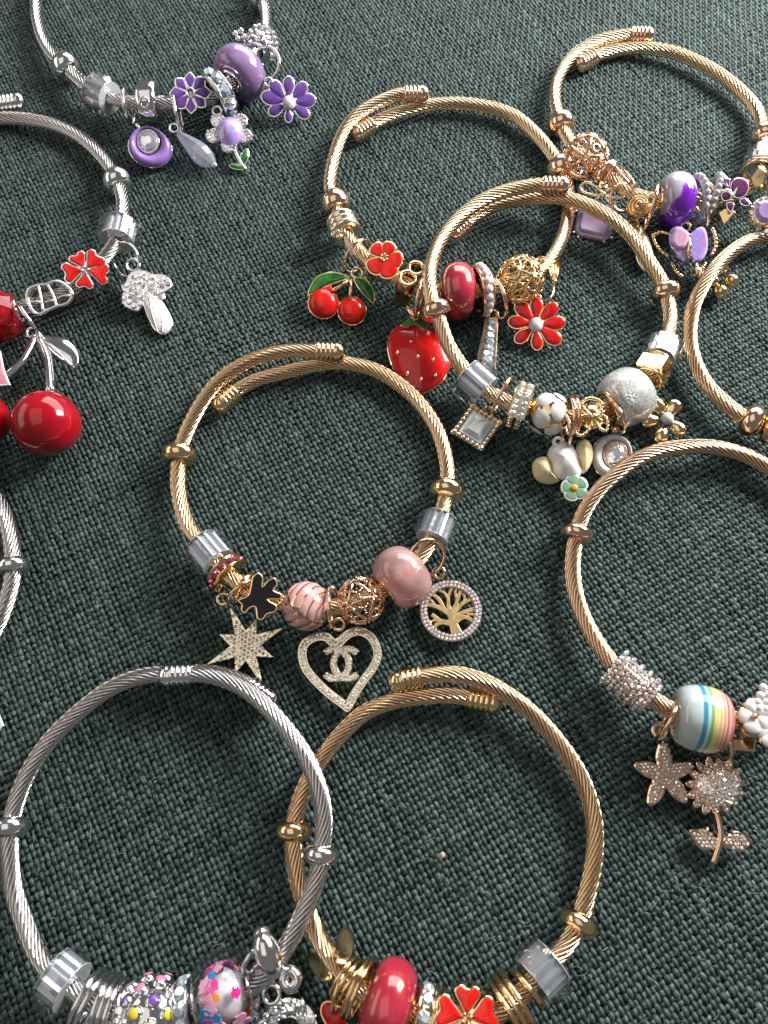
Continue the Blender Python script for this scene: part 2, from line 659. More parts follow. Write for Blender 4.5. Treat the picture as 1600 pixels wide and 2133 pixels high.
def stripes_mat(name, stops, half):
    """bands of colour along a bead's own axis"""
    m = mat(name, (1, 1, 1), 0, 0.12, **{'Coat Weight': 1.0, 'Coat Roughness': 0.03})
    nt, b = nodes(m)
    tc = nt.nodes.new('ShaderNodeTexCoord')
    sp = nt.nodes.new('ShaderNodeSeparateXYZ')
    nt.links.new(tc.outputs['Object'], sp.inputs[0])
    mr = nt.nodes.new('ShaderNodeMapRange')
    mr.inputs['From Min'].default_value = -half * U
    mr.inputs['From Max'].default_value = half * U
    nt.links.new(sp.outputs['Z'], mr.inputs['Value'])
    cr = nt.nodes.new('ShaderNodeValToRGB')
    cr.color_ramp.interpolation = 'EASE'
    el = cr.color_ramp.elements
    while len(el) > 1:
        el.remove(el[-1])
    el[0].position = stops[0][0]
    el[0].color = (*stops[0][1], 1)
    for p, c in stops[1:]:
        e = el.new(p)
        e.color = (*c, 1)
    nt.links.new(mr.outputs['Result'], cr.inputs['Fac'])
    nt.links.new(cr.outputs['Color'], b.inputs['Base Color'])
    return m

# ---------------------------------------------------------------- the woven cloth
def cloth_z(x, y):
    """gentle lie of the cloth, never above 0"""
    return -0.75 + 0.16 * np.sin(x * 0.13 + 0.9 * np.sin(y * 0.07)) * np.sin(y * 0.10 + 0.5) + 0.10 * np.sin(0.23 * (0.6 * x + 0.8 * y) + 1.5 * np.sin(0.05 * x)) + 0.22 * np.sin(x * 0.035 + 0.6 * np.sin(y * 0.03)) + 0.20 * np.sin(y * 0.045 - 0.02 * x + 1.0)


def cloth_material(threads=True):
    m = mat('dark_green_linen', (0.04, 0.075, 0.07), 0, 0.50, **{'Sheen Weight': 0.08, 'Sheen Roughness': 0.4, 'Specular IOR Level': 0.34})
    m.node_tree.nodes['Principled BSDF'].inputs['Sheen Tint'].default_value = (0.75, 0.95, 0.92, 1)
    nt, b = nodes(m)
    at = nt.nodes.new('ShaderNodeAttribute')
    at.attribute_name = 'fib'
    mp = nt.nodes.new('ShaderNodeMapping')
    mp.inputs['Scale'].default_value = (1.1, 1.9, 1.0)
    nt.links.new(at.outputs['Vector'], mp.inputs['Vector'])
    nz = nt.nodes.new('ShaderNodeTexNoise')
    nz.inputs['Scale'].default_value = 1.6
    nz.inputs['Detail'].default_value = 4
    nz.inputs['Roughness'].default_value = 0.65
    nz.inputs['Distortion'].default_value = 0.4
    nt.links.new(mp.outputs['Vector'], nz.inputs['Vector'])
    tn = nt.nodes.new('ShaderNodeAttribute')
    tn.attribute_name = 'tone'
    cr = nt.nodes.new('ShaderNodeValToRGB')
    el = cr.color_ramp.elements
    el[0].position = 0.0
    el[0].color = (0.011, 0.016, 0.015, 1)
    el[1].position = 1.0
    el[1].color = (0.098, 0.153, 0.141, 1)
    e = el.new(0.45)
    e.color = (0.031, 0.053, 0.049, 1)
    nt.links.new(tn.outputs['Fac'], cr.inputs['Fac'])
    mx = nt.nodes.new('ShaderNodeMix')
    mx.data_type = 'RGBA'
    mx.blend_type = 'MULTIPLY'
    mx.inputs[0].default_value = 1.0
    r2 = nt.nodes.new('ShaderNodeMapRange')
    r2.inputs['From Min'].default_value = 0.3
    r2.inputs['From Max'].default_value = 0.7
    r2.inputs['To Min'].default_value = 0.35
    r2.inputs['To Max'].default_value = 1.75
    r2.clamp = False
    nt.links.new(nz.outputs['Fac'], r2.inputs['Value'])
    nt.links.new(cr.outputs['Color'], mx.inputs[6])
    nt.links.new(r2.outputs['Result'], mx.inputs[7])
    nt.links.new(mx.outputs[2], b.inputs['Base Color'])
    bp = nt.nodes.new('ShaderNodeBump')
    bp.inputs['Strength'].default_value = 0.9
    bp.inputs['Distance'].default_value = 0.012
    nt.links.new(nz.outputs['Fac'], bp.inputs['Height'])
    nt.links.new(bp.outputs['Normal'], b.inputs['Normal'])
    return m


def raw_mesh(name, verts, quads, attrs, m):
    me = bpy.data.meshes.new(name)
    nv, nq = len(verts), len(quads)
    me.vertices.add(nv)
    me.vertices.foreach_set('co', (verts * U).astype(np.float32).ravel())
    me.loops.add(nq * 4)
    me.loops.foreach_set('vertex_index', quads.astype(np.int32).ravel())
    me.polygons.add(nq)
    me.polygons.foreach_set('loop_start', np.arange(0, nq * 4, 4, dtype=np.int32))
    me.polygons.foreach_set('use_smooth', np.ones(nq, dtype=bool))
    for k, (typ, arr) in attrs.items():
        a = me.attributes.new(k, typ, 'POINT')
        a.data.foreach_set('vector' if typ == 'FLOAT_VECTOR' else 'value', arr.astype(np.float32).ravel())
    me.materials.append(m)
    me.update(calc_edges=True)
    return me


CLOTH = cloth_material()
WD = np.array((0.47, -0.883))
WD = WD / np.linalg.norm(WD)
WF = np.array((-WD[1], WD[0]))
PWARP, PWEFT = 1.02, 1.42
_c = [P(-140, -120), P(1740, -120), P(1760, 2270), P(-160, 2270)]
CORN = np.array([(p.x, p.y) for p in _c])
AB = np.stack([CORN @ WD, CORN @ WF], 1)


def span(poly, axis, value):
    """range of the other coordinate where the line axis=value crosses the convex polygon"""
    r = []
    for i in range(len(poly)):
        p, q = poly[i - 1], poly[i]
        if (p[axis] - value) * (q[axis] - value) <= 0 and p[axis] != q[axis]:
            t = (value - p[axis]) / (q[axis] - p[axis])
            r.append(p[1 - axis] + t * (q[1 - axis] - p[1 - axis]))
    return (min(r), max(r)) if len(r) >= 2 else None


def smooth_noise(n, step):
    k = max(2, int(n / step) + 3)
    c = RNG.normal(0, 1, k)
    return np.interp(np.arange(n) / step, np.arange(k), c)


def weave(axis):
    """axis 1: warp threads (fixed b, run along a); axis 0: weft threads (fixed a, run along b)"""
    TH = np.radians([-78, -27, 27, 78])
    pitch, run = (PWARP, PWEFT) if axis == 1 else (PWEFT, PWARP)
    hw, hh, amp = (0.41, 0.31, 0.40) if axis == 1 else (0.42, 0.29, 0.33)
    SUB = 3
    vs, qs, fib, tone = [], [], [], []
    base = 0
    i0, i1 = int(np.floor(AB[:, axis].min() / pitch)), int(np.ceil(AB[:, axis].max() / pitch))
    for i in range(i0, i1 + 1):
        c = i * pitch
        sp = span(AB, axis, c)
        if not sp or sp[1] - sp[0] < run:
            continue
        k0, k1 = int(np.floor(sp[0] / run * SUB)), int(np.ceil(sp[1] / run * SUB))
        k = np.arange(k0, k1 + 1)
        n = len(k)
        t = k * run / SUB
        ph = np.pi * (t / run) + np.pi * i
        sgn = 1.0 if axis == 1 else -1.0
        w = np.cos(ph)
        z = sgn * amp * (np.sign(w) * np.abs(w) ** 0.75)
        lat = 0.075 * smooth_noise(n, SUB * 2.3) + 0.10 * smooth_noise(n, SUB * 14)
        thick = 1.0 + 0.13 * smooth_noise(n, SUB * 3.0) + RNG.normal(0, 0.09)
        thick = np.clip(thick, 0.62, 1.45) * (1 + 0.10 * sgn * w)
        z = z + 0.05 * smooth_noise(n, SUB * 1.7)
        tt = t + 0.07 * smooth_noise(n, SUB * 1.5)
        cc = c + lat
        sx = np.sin(TH)[None, :] * hw * thick[:, None]
        zz = z[:, None] + np.cos(TH)[None, :] * hh * np.sqrt(thick)[:, None]
        a = np.repeat(tt[:, None], 4, 1)
        b = cc[:, None] + sx
        A, B = (a, b) if axis == 1 else (b, a)
        X = A * WD[0] + B * WF[0]
        Y = A * WD[1] + B * WF[1]
        Z = zz - 0.66 + cloth_z(X, Y)
        vs.append(np.stack([X, Y, Z], -1).reshape(-1, 3))
        fid = np.stack([a, np.repeat(TH[None, :] * 0.5, n, 0), np.full((n, 4), i * 3.7 + axis * 901.0)], -1)
        fib.append(fid.reshape(-1, 3))
        seg = np.floor(t / run + 0.5 + 0.0).astype(int)
        sr = RNG.normal(0, 0.12, seg.max() - seg.min() + 1)[seg - seg.min()]
        tn = 0.53 + RNG.normal(0, 0.05) + sr + 0.04 * smooth_noise(n, SUB * 9) - (-0.06 if axis == 0 else 0)
        tone.append(np.repeat(np.clip(tn, 0, 1)[:, None], 4, 1).ravel())
        r = np.arange(n - 1)[:, None] * 4
        q = np.arange(3)[None, :]
        f = np.stack([r + q, r + q + 1, r + q + 5, r + q + 4], -1).reshape(-1, 4)
        if axis == 1:
            f = f[:, ::-1]
        qs.append(f + base)
        base += n * 4
    return np.concatenate(vs), np.concatenate(qs), np.concatenate(fib), np.concatenate(tone)


def build_cloth():
    n = 40
    xs = np.linspace(-330, 330, n)
    ys = np.linspace(-260, 420, n)
    X, Y = np.meshgrid(xs, ys, indexing='ij')
    Z = cloth_z(X, Y) - 1.2
    v = np.stack([X, Y, Z], -1).reshape(-1, 3)
    i, j = np.meshgrid(np.arange(n - 1), np.arange(n - 1), indexing='ij')
    q = np.stack([i * n + j, (i + 1) * n + j, (i + 1) * n + j + 1, i * n + j + 1], -1).reshape(-1, 4)
    back = mat('gap_shade_backing', (0.008, 0.013, 0.012), 0, 0.9)  # near-black sheet, shade in the gaps between threads put into its colour
    nt, b = nodes(back)
    me = raw_mesh('fabric_ground', v, q, {}, back)
    g = bpy.data.objects.new('fabric_ground', me)
    COL.objects.link(g)
    WM[g.name] = I4.copy()
    g['kind'] = 'structure'
    g['label'] = 'dark green coarse woven linen cloth under all the bracelets'
    for axis, nm in ((1, 'warp_threads'), (0, 'weft_threads')):
        v, q, fb, tn = weave(axis)
        me = raw_mesh(nm, v, q, {'fib': ('FLOAT_VECTOR', fb), 'tone': ('FLOAT', tn)}, CLOTH)
        o = bpy.data.objects.new(nm, me)
        COL.objects.link(o)
        o.parent = g
        o['kind'] = 'stuff'
    # loose fibres standing off the yarn
    N = 9000
    lo, hi = CORN.min(0), CORN.max(0)
    vs, qs, tn = [], [], []
    b0 = 0
    for k in range(N):
        x, y = RNG.uniform(lo[0], hi[0]), RNG.uniform(lo[1], hi[1])
        L = RNG.uniform(0.7, 2.4)
        a = RNG.uniform(0, 6.28) if RNG.random() < 0.5 else (math.atan2(WF[1], WF[0]) + RNG.normal(0, 0.35))
        bend = RNG.normal(0, 0.9)
        w = RNG.uniform(0.012, 0.026)
        z0 = float(cloth_z(x, y)) - 0.08
        hgt = RNG.uniform(0.02, 0.22)
        pts = []
        for s in range(5):
            t = s / 4
            aa = a + bend * (t - 0.5)
            x += math.cos(aa) * L / 4
            y += math.sin(aa) * L / 4
            zz = z0 + hgt * math.sin(math.pi * t)
            nx, ny = -math.sin(aa) * w, math.cos(aa) * w
            pts += [(x + nx, y + ny, zz), (x - nx, y - ny, zz + w)]
        vs += pts
        for s in range(4):
            qs.append((b0 + 2 * s, b0 + 2 * s + 1, b0 + 2 * s + 3, b0 + 2 * s + 2))
        b0 += 10
        tn += [RNG.uniform(0.0, 0.55) if RNG.random() < 0.96 else 1.0] * 10
    fz = mat('linen_fibre', (0.16, 0.22, 0.21), 0, 0.55)
    nt, b = nodes(fz)
    at = nt.nodes.new('ShaderNodeAttribute')
    at.attribute_name = 'tone'
    cr = nt.nodes.new('ShaderNodeValToRGB')
    cr.color_ramp.elements[0].color = (0.06, 0.10, 0.09, 1)
    cr.color_ramp.elements[1].color = (0.55, 0.58, 0.57, 1)
    nt.links.new(at.outputs['Fac'], cr.inputs['Fac'])
    nt.links.new(cr.outputs['Color'], b.inputs['Base Color'])
    me = raw_mesh('loose_fibres', np.array(vs), np.array(qs), {'tone': ('FLOAT', np.array(tn))}, fz)
    o = bpy.data.objects.new('loose_fibres', me)
    COL.objects.link(o)
    o.parent = g
    o['kind'] = 'stuff'
    return g


build_cloth()


# ---------------------------------------------------------------- placing helpers
class Fr:
    """a plane in the place, on which points seen in the photograph are measured"""

    def __init__(s, u, v, z, tilt=0.0, up=None, normal=None):
        s.o = P(u, v, z)
        tc = (CAM - s.o).normalized()
        n = (Vector((0, 0, 1)) * (1 - tilt) + tc * tilt).normalized()
        if normal:
            n = Vector(normal).normalized()
        if up:
            d = P(up[0], up[1], z) - s.o
        else:
            d = Vector((0, 1, 0))
        y = (d - n * d.dot(n)).normalized()
        x = y.cross(n)
        s.M = Matrix(((x.x, y.x, n.x, s.o.x), (x.y, y.y, n.y, s.o.y), (x.z, y.z, n.z, s.o.z), (0, 0, 0, 1)))
        s.Mi = s.M.inverted()
        s.n = n
        s.k = mmpp(s.o)

    def L(s, u, v, z=0.0):
        o = s.o + s.n * z
        d = ray(u, v)
        t = (o - CAM).dot(s.n) / d.dot(s.n)
        q = s.Mi @ (CAM + d * t)
        return (q.x, q.y)

    def Ls(s, pts, z=0.0):
        return [s.L(u, v, z) for u, v in pts]

    def L3(s, u, v, z):
        x, y = s.L(u, v, z)
        return (x, y, z)


def thing(name, label, cat, M, group=None):
    o = node(name, None, M)
    o['label'] = label
    o['category'] = cat
    if group:
        o['group'] = group
    return o


class Bracelet:
    def __init__(s, label, pts, metal, cable, R=1.72, rows=None):
        w = [P(u, v, z) for u, v, z in pts]
        c = sum(w, Vector()) / len(w)
        s.root = thing('charm_bracelet', label, 'bracelet', Matrix.Translation((c.x, c.y, 0)), 'cable charm bracelets on the cloth')
        s.metal = metal
        fine = [Vector(p) for p in crv(w, 16, False)]
        # even spacing
        d = [0.0]
        for a, b in zip(fine, fine[1:]):
            d.append(d[-1] + (b - a).length)
        n = max(8, int(d[-1] / 0.75))
        S = np.linspace(0, d[-1], n + 1)
        A = np.array([tuple(p) for p in fine])
        s.p = [Vector(q) for q in np.stack([np.interp(S, d, A[:, i]) for i in range(3)], 1)]
        s.t = []
        for i in range(len(s.p)):
            t = s.p[min(i + 1, n)] - s.p[max(i - 1, 0)]
            s.t.append(t.normalized())
        s.uv = np.array([proj(p) for p in s.p])
        s.R = R
        g = Geo()
        NS, PER = 14, 4
        OFF = (0.07, 0.26, 0.74, 0.93)
        HGT = (0.76, 0.985, 0.985, 0.76)
        m = NS * PER
        K = 0.27
        vs, fs = [], []
        for i, (p, t) in enumerate(zip(s.p, s.t)):
            up = Vector((0, 0, 1))
            up = (up - t * up.dot(t)).normalized()
            rt = t.cross(up)
            for k in range(m):
                a = 2 * math.pi * (k // PER + OFF[k % PER]) / NS + K * S[i]
                q = p + (up * math.cos(a) + rt * math.sin(a)) * (R * HGT[k % PER])
                vs.append((q.x - c.x, q.y - c.y, q.z))
        for i in range(len(s.p) - 1):
            for k in range(m):
                if k % PER < PER - 1:
                    fs.append((i * m + k, (i + 1) * m + k, (i + 1) * m + k + 1, i * m + k + 1))
        g.add(vs, fs, True)
        rope = part('twisted_cable', s.root, g, cable)
        # the core wire under the strands, groove shade put into its dark colour
        g = Geo()
        vs, fs = [], []
        for i, (p, t) in enumerate(zip(s.p, s.t)):
            up = Vector((0, 0, 1))
            up = (up - t * up.dot(t)).normalized()
            rt = t.cross(up)
            for k in range(8):
                a = 2 * math.pi * k / 8
                q = p + (up * math.cos(a) + rt * math.sin(a)) * (R * 0.78)
                vs.append((q.x - c.x, q.y - c.y, q.z))
        for i in range(len(s.p) - 1):
            for k in range(8):
                fs.append((i * 8 + k, (i + 1) * 8 + k, (i + 1) * 8 + (k + 1) % 8, i * 8 + (k + 1) % 8))
        fs.append(tuple(range(8)))
        fs.append(tuple((len(s.p) - 1) * 8 + k for k in range(7, -1, -1)))
        g.add(vs, fs, True)
        part('core_wire', rope, g, GROOVE_SHADE)

    def idx(s, u, v, lo=0.0, hi=1.0):
        N = len(s.p)
        a, b = int(lo * N), max(int(hi * N), int(lo * N) + 1)
        d = ((s.uv[a:b] - np.array((u, v))) ** 2).sum(1)
        return a + int(d.argmin())

    def frame(s, u, v, lo=0.0, hi=1.0, flip=False, turn=0.0, dz=0.0):
        """frame on the cable nearest to a seen point: z along the cable, x towards the viewer"""
        i = s.idx(u, v, lo, hi)
        p, t = s.p[i], s.t[i].copy()
        if flip:
            t = -t
        if turn:
            t = (Matrix.Rotation(turn, 3, 'Z') @ t).normalized()
        # slide to the seen point in the plane across the view
        o = p + Vector((0, 0, dz))
        tc = (CAM - o).normalized()
        x = (tc - t * tc.dot(t)).normalized()
        y = t.cross(x)
        M = Matrix(((x.x, y.x, t.x, o.x), (x.y, y.y, t.y, o.y), (x.z, y.z, t.z, o.z), (0, 0, 0, 1)))
        return M, mmpp(o)

    def end_cap(s, which, length=6.8, Rc=2.3, label=None):
        i = 0 if which == 0 else len(s.p) - 1
        t = s.t[i] * (-1 if which == 0 else 1)
        o = s.p[i] - t * 1.2
        q = t.to_track_quat('Z', 'Y').to_matrix().to_4x4()
        q.translation = o
        g = Geo()
        pr = [(1.5, -0.01), (Rc * 0.90, 0)]
        z = 0.0
        for k in range(4):
            for j in range(7):
                a = math.pi * j / 6
                pr.append((Rc * (0.86 + 0.16 * math.sin(a)), z + 1.05 * j / 6))
            z += 1.06
        rem = length - z
        for j in range(1, 10):
            a = math.pi / 2 * j / 9
            pr.append((max(Rc * 1.02 * math.cos(a) ** 0.75, 0.001) if j < 9 else 0.001, z + rem * math.sin(a)))
        lathe(g, pr, 24)
        part('end_cap', s.root, g, s.metal, q, label)

    def bead(s, name, u, v, build, label=None, mat_=None, **kw):
        M, k = s.frame(u, v, **kw)
        g = Geo()
        build(g, k)
        return part(name, s.root, g, mat_ or s.metal, M, label), M, k

    def stopper(s, u, v, R=37, h=19, **kw):
        def b(g, k):
            lathe(g, ell(R * k, h * k, 1.3, 20), 40)
        return s.bead('stopper_bead', u, v, b, **kw)

    def crystal(s, u, v, R=47, ln=60, n=14, label='clear faceted crystal wheel bead', **kw):
        def b(g, k):
            r, h = R * k, ln * k / 2
            c = 0.20 * r
            ri = max(0.76 * r, 2.3)
            lathe(g, [(ri, -h), (r - c, -h), (r, -h + c), (r, h - c), (r - c, h), (ri, h)], n, False, closed=True)
        o, M, k = s.bead('crystal_bead', u, v, b, label, CRYSTAL, **kw)
        g = Geo()
        ri = max(0.76 * R * k, 2.3) - 0.05
        h = ln * k / 2
        lathe(g, [(1.75, -h - 0.05), (ri + 0.2, -h - 0.12), (ri + 0.25, -h - 0.03), (ri, -h + 0.03)], n, False, phase=math.pi / n)
        lathe(g, [(ri, h - 0.03), (ri + 0.25, h + 0.03), (ri + 0.2, h + 0.12), (1.75, h + 0.05)], n, False, phase=math.pi / n)
        # sleeve pleated to imitate the bright and dark bars of refraction
        vs, fs = [], []
        n2 = 3 * n
        for zz in (-h + 0.02, h - 0.02):
            for q in range(n2):
                a = 2 * math.pi * q / n2
                rr = ri * (1.0, 0.87, 0.96)[q % 3] * (1.0, 0.97, 1.0, 0.985)[(q // 3) % 4]
                vs.append((rr * math.cos(a), rr * math.sin(a), zz))
        for q in range(n2):
            fs.append((q, (q + 1) % n2, n2 + (q + 1) % n2, n2 + q))
        g.add(vs, fs, False)
        part('metal_sleeve', o, g, BRIGHT_SLEEVE)
        return o

    def round_bead(s, u, v, R, h, mat_, label, name='round_bead', rim=True, pw=0.8, **kw):
        def b(g, k):
            pr = []
            ro = max(R * k * 0.38, 2.1)
            for i in range(19):
                a = -math.pi / 2 + math.pi * i / 18
                c = max(math.cos(a), 0)
                pr.append((ro + (R * k - ro) * c ** pw, h * k * math.sin(a)))
            lathe(g, pr, 44)
        o, M, k = s.bead(name, u, v, b, label, mat_, **kw)
        if rim:
            for sg in (-1, 1):
                g = Geo()
                ro = max(R * k * 0.38, 2.1)
                hh = h * k
                pr = [(1.75, sg * (hh - 0.6)), (ro - 0.25, sg * (hh + 0.05)), (ro + 0.15, sg * (hh + 0.28)), (ro + 0.6, sg * (hh + 0.15)), (ro + 0.75, sg * (hh - 0.15))]
                lathe(g, pr if sg < 0 else pr[::-1], 32)
                part('grommet', o, g, s.metal)
        return o

    def ring(s, u, v, R=36, r=3.6, n=1, gap=8, name='spacer_ring', **kw):
        def b(g, k):
            for j in range(n):
                torus(g, R * k, r * k, 44, 10, Matrix.Translation((0, 0, (j - (n - 1) / 2) * gap * k)))
        return s.bead(name, u, v, b, **kw)

    def rondelle(s, u, v, R, ln, stones, label, count=14, sr=8, **kw):
        """flat spacer with stones set round its rim"""
        def b(g, k):
            h = ln * k / 2
            lathe(g, [(1.75, -h * 0.9), (R * k * 0.97, -h), (R * k, -h * 0.8), (R * k * 0.90, -h * 0.6), (R * k * 0.90, h * 0.6), (R * k, h * 0.8), (R * k * 0.97, h), (1.75, h * 0.9)], 40)
        o, M, k = s.bead('rhinestone_spacer', u, v, b, label, **kw)
        g = Geo()
        for j in range(count):
            a = 2 * math.pi * j / count
            d = (math.cos(a), math.sin(a), 0)
            gem(g, (d[0] * R * k * 0.90, d[1] * R * k * 0.90, 0), sr * k, nrm=d)
        part('rhinestones', o, g, stones, kind='stuff')
        return o

    def sub(s, name, u, v, z, tilt=0.5, up=None):
        return Fr(u, v, z, tilt, up)


def charm(name, label, cat, u, v, z, up=None, tilt=0.0, group='dangling charms on jump rings'):
    fr = Fr(u, v, z, tilt, up)
    o = thing(name, label, cat, fr.M, group)
    return o, fr


def jump_ring(parent, B, u, v, z=None, R=34, r=3.7, metal=None, normal=None, at=None, turn=0.0, name='jump_ring'):
    """wire ring round the cable; its plane stands across the cable unless a normal is given"""
    if B is not None and normal is None:
        i = B.idx(*(at or (u, v)))
        t = Matrix.Rotation(turn, 3, 'Z') @ B.t[i]
        zz = B.p[i].z if z is None else z
    else:
        t = Vector(normal)
        zz = z
    c = P(u, v, zz)
    k = mmpp(c)
    q = t.to_track_quat('Z', 'Y').to_matrix().to_4x4()
    q.translation = c
    g = Geo()
    torus(g, R * k, r * k, 48, 10)
    return part(name, parent, g, metal or (B.metal if B else GOLD), q)


def loop(parent, fr, u, v, R=9, r=3, metal=GOLD, z=0.6, M=None):
    x, y = fr.L(u, v)
    g = Geo()
    torus(g, R * fr.k, r * fr.k, 24, 8, Matrix.Translation((x, y, z)))
    return part('bail_loop', parent, g, metal)


def cloison(parent, fr, out, z0, z1, metal, fill, rim=2.6, name='petal', raise_=0.10, dome=0.25, fill_name='enamel'):
    """a cell with a metal rim and enamel inside; out in local mm"""
    g = Geo()
    plate(g, out, z0, z1, 0.10)
    o = part(name, parent, g, metal)
    g = Geo()
    plate(g, inset(ccw(out), rim * fr.k), z1 - 0.1, z1 + raise_, 0.06, dome=dome)
    part(fill_name, o, g, fill)
    return o


def petal_outline(fr, c, tip, w, base=0.25, kind='round', n=5):
    """petal from near c to tip (seen points); w = width as share of length"""
    a = Vector(fr.L(*c))
    b = Vector(fr.L(*tip))
    d = b - a
    L = d.length
    d.normalize()
    nn = Vector((-d.y, d.x))
    if kind == 'round':
        prof = [(base, 0.28), (base + 0.15, 0.62), (0.62, 1.0), (0.84, 0.86), (0.97, 0.42), (1.0, 0.0)]
    elif kind == 'heart':
        prof = [(base, 0.12), (0.45, 0.62), (0.72, 1.0), (0.90, 0.92), (1.0, 0.52), (0.90, 0.0)]
    else:
        prof = [(base, 0.1), (0.5, 0.8), (0.7, 1.0), (0.9, 0.5), (1.0, 0.0)]
    R = [a + d * L * t + nn * L * w / 2 * x for t, x in prof]
    Lf = [a + d * L * t - nn * L * w / 2 * x for t, x in prof[:-1]]
    pts = [tuple(p) for p in R] + [tuple(p) for p in reversed(Lf)]
    return crv(pts, n)


def lattice_ball(name, B, u, v, R, metal, label, motif='tri', z=None):
    """openwork ball of thin bars"""
    M, k = B.frame(u, v)
    r = R * k
    g = Geo()
    ph = (1 + 5 ** 0.5) / 2
    V = [Vector(p).normalized() for p in [(-1, ph, 0), (1, ph, 0), (-1, -ph, 0), (1, -ph, 0), (0, -1, ph), (0, 1, ph), (0, -1, -ph), (0, 1, -ph), (ph, 0, -1), (ph, 0, 1), (-ph, 0, -1), (-ph, 0, 1)]]
    F = [(0, 11, 5), (0, 5, 1), (0, 1, 7), (0, 7, 10), (0, 10, 11), (1, 5, 9), (5, 11, 4), (11, 10, 2), (10, 7, 6), (7, 1, 8), (3, 9, 4), (3, 4, 2), (3, 2, 6), (3, 6, 8), (3, 8, 9), (4, 9, 5), (2, 4, 11), (6, 2, 10), (8, 6, 7), (9, 8, 1)]
    E = set()
    for f in F:
        for i in range(3):
            E.add(tuple(sorted((f[i], f[(i + 1) % 3]))))
    for a, b in sorted(E):
        pts = []
        for j in range(5):
            q = V[a].lerp(V[b], j / 4).normalized() * r
            pts.append(q)
        tube(g, pts, r * 0.08, 6)
    o = part(name, B.root, g, metal, M, label)
    g2 = Geo()
    for f in F:
        c = (V[f[0]] + V[f[1]] + V[f[2]]).normalized()
        Q = c.to_track_quat('Z', 'Y').to_matrix().to_4x4()
        Q.translation = c * r * 0.985
        if motif == 'heart':
            h = []
            for j in range(20):
                t = 2 * math.pi * j / 20
                h.append((0.021 * r * 16 * math.sin(t) ** 3 * 0.95, 0.021 * r * (13 * math.cos(t) - 5 * math.cos(2 * t) - 2 * math.cos(3 * t) - math.cos(4 * t)), 0))
            tube(g2, h, r * 0.06, 6, True, Q)
        elif motif == 'dots':
            for j in range(3):
                a = 2 * math.pi * j / 3
                for q in (0.10, 0.22):
                    sphere(g2, (r * q * math.cos(a), r * q * math.sin(a), 0), r * 0.06, 8, 5, M=Q)
        else:
            torus(g2, r * 0.17, r * 0.045, 18, 6, Q)
            for j in range(3):
                a = 2 * math.pi * j / 3 + 0.5
                tube(g2, [(r * 0.17 * math.cos(a), r * 0.17 * math.sin(a), 0), (r * 0.33 * math.cos(a), r * 0.33 * math.sin(a), -r * 0.05)], r * 0.045, 6)
    part('filigree', o, g2, metal, kind='stuff')
    for sg in (-1, 1):
        g3 = Geo()
        torus(g3, max(r * 0.42, 2.0), r * 0.09, 24, 8, Matrix.Translation((0, 0, sg * r * 0.90)))
        part('hole_rim', o, g3, metal)
    return o


def flower_bead(B, u, v, z, petals, center, metal, fill, label, depth=5.0, tilt=0.6, w=0.95, kind='heart', rim=2.6, dots=4, base=0.16):
    """tall polished flower bead with enamelled petals facing up"""
    fr = Fr(u, v, z, tilt)
    g = Geo()
    cx, cy = fr.L(*center)
    lathe(g, [(0.01, -depth), (1.9, -depth), (2.0, -0.05), (0.01, 0.0)], 20, True, Matrix.Translation((cx, cy, 0)))
    o = part('flower_bead', B.root, g, metal, fr.M, label)
    for tp in petals:
        out = petal_outline(fr, center, tp, w, base, kind)
        g = Geo()
        plate(g, out, -depth, 0.35, 0.10)
        pe = part('petal', o, g, metal)
        g = Geo()
        plate(g, inset(ccw(out), rim * fr.k), 0.25, 0.42, 0.05, dome=0.12)
        part('enamel', pe, g, fill)
    g = Geo()
    for j in range(dots):
        a = 2 * math.pi * j / dots + 0.4
        sphere(g, (cx + 0.75 * math.cos(a), cy + 0.75 * math.sin(a), 0.42), 0.34, 10, 6)
    if dots:
        part('flower_centre', o, g, metal)
    return o


def daisy(name, label, u, v, z, tips, c, metal, fill, cr=14, up=None, tilt=0.5):
    o, fr = charm(name, label, 'charm', u, v, z, up, tilt)
    for t in tips:
        out = petal_outline(fr, c, t, 0.50, 0.2, 'round')
        cloison(o, fr, out, -0.5, 0.35, metal, fill, 2.3, 'petal', 0.08, 0.3)
    g = Geo()
    x, y = fr.L(*c)
    sphere(g, (x, y, 0.45), cr * fr.k, 20, 12, (1, 1, 0.7))
    part('flower_centre', o, g, WHITE)
    g = Geo()
    lathe(g, [(0.01, -0.5), (cr * fr.k * 1.25, -0.5), (cr * fr.k * 1.25, 0.42), (0.01, 0.45)], 20, True, Matrix.Translation((x, y, 0)))
    part('centre_plate', o, g, metal)
    return o, fr


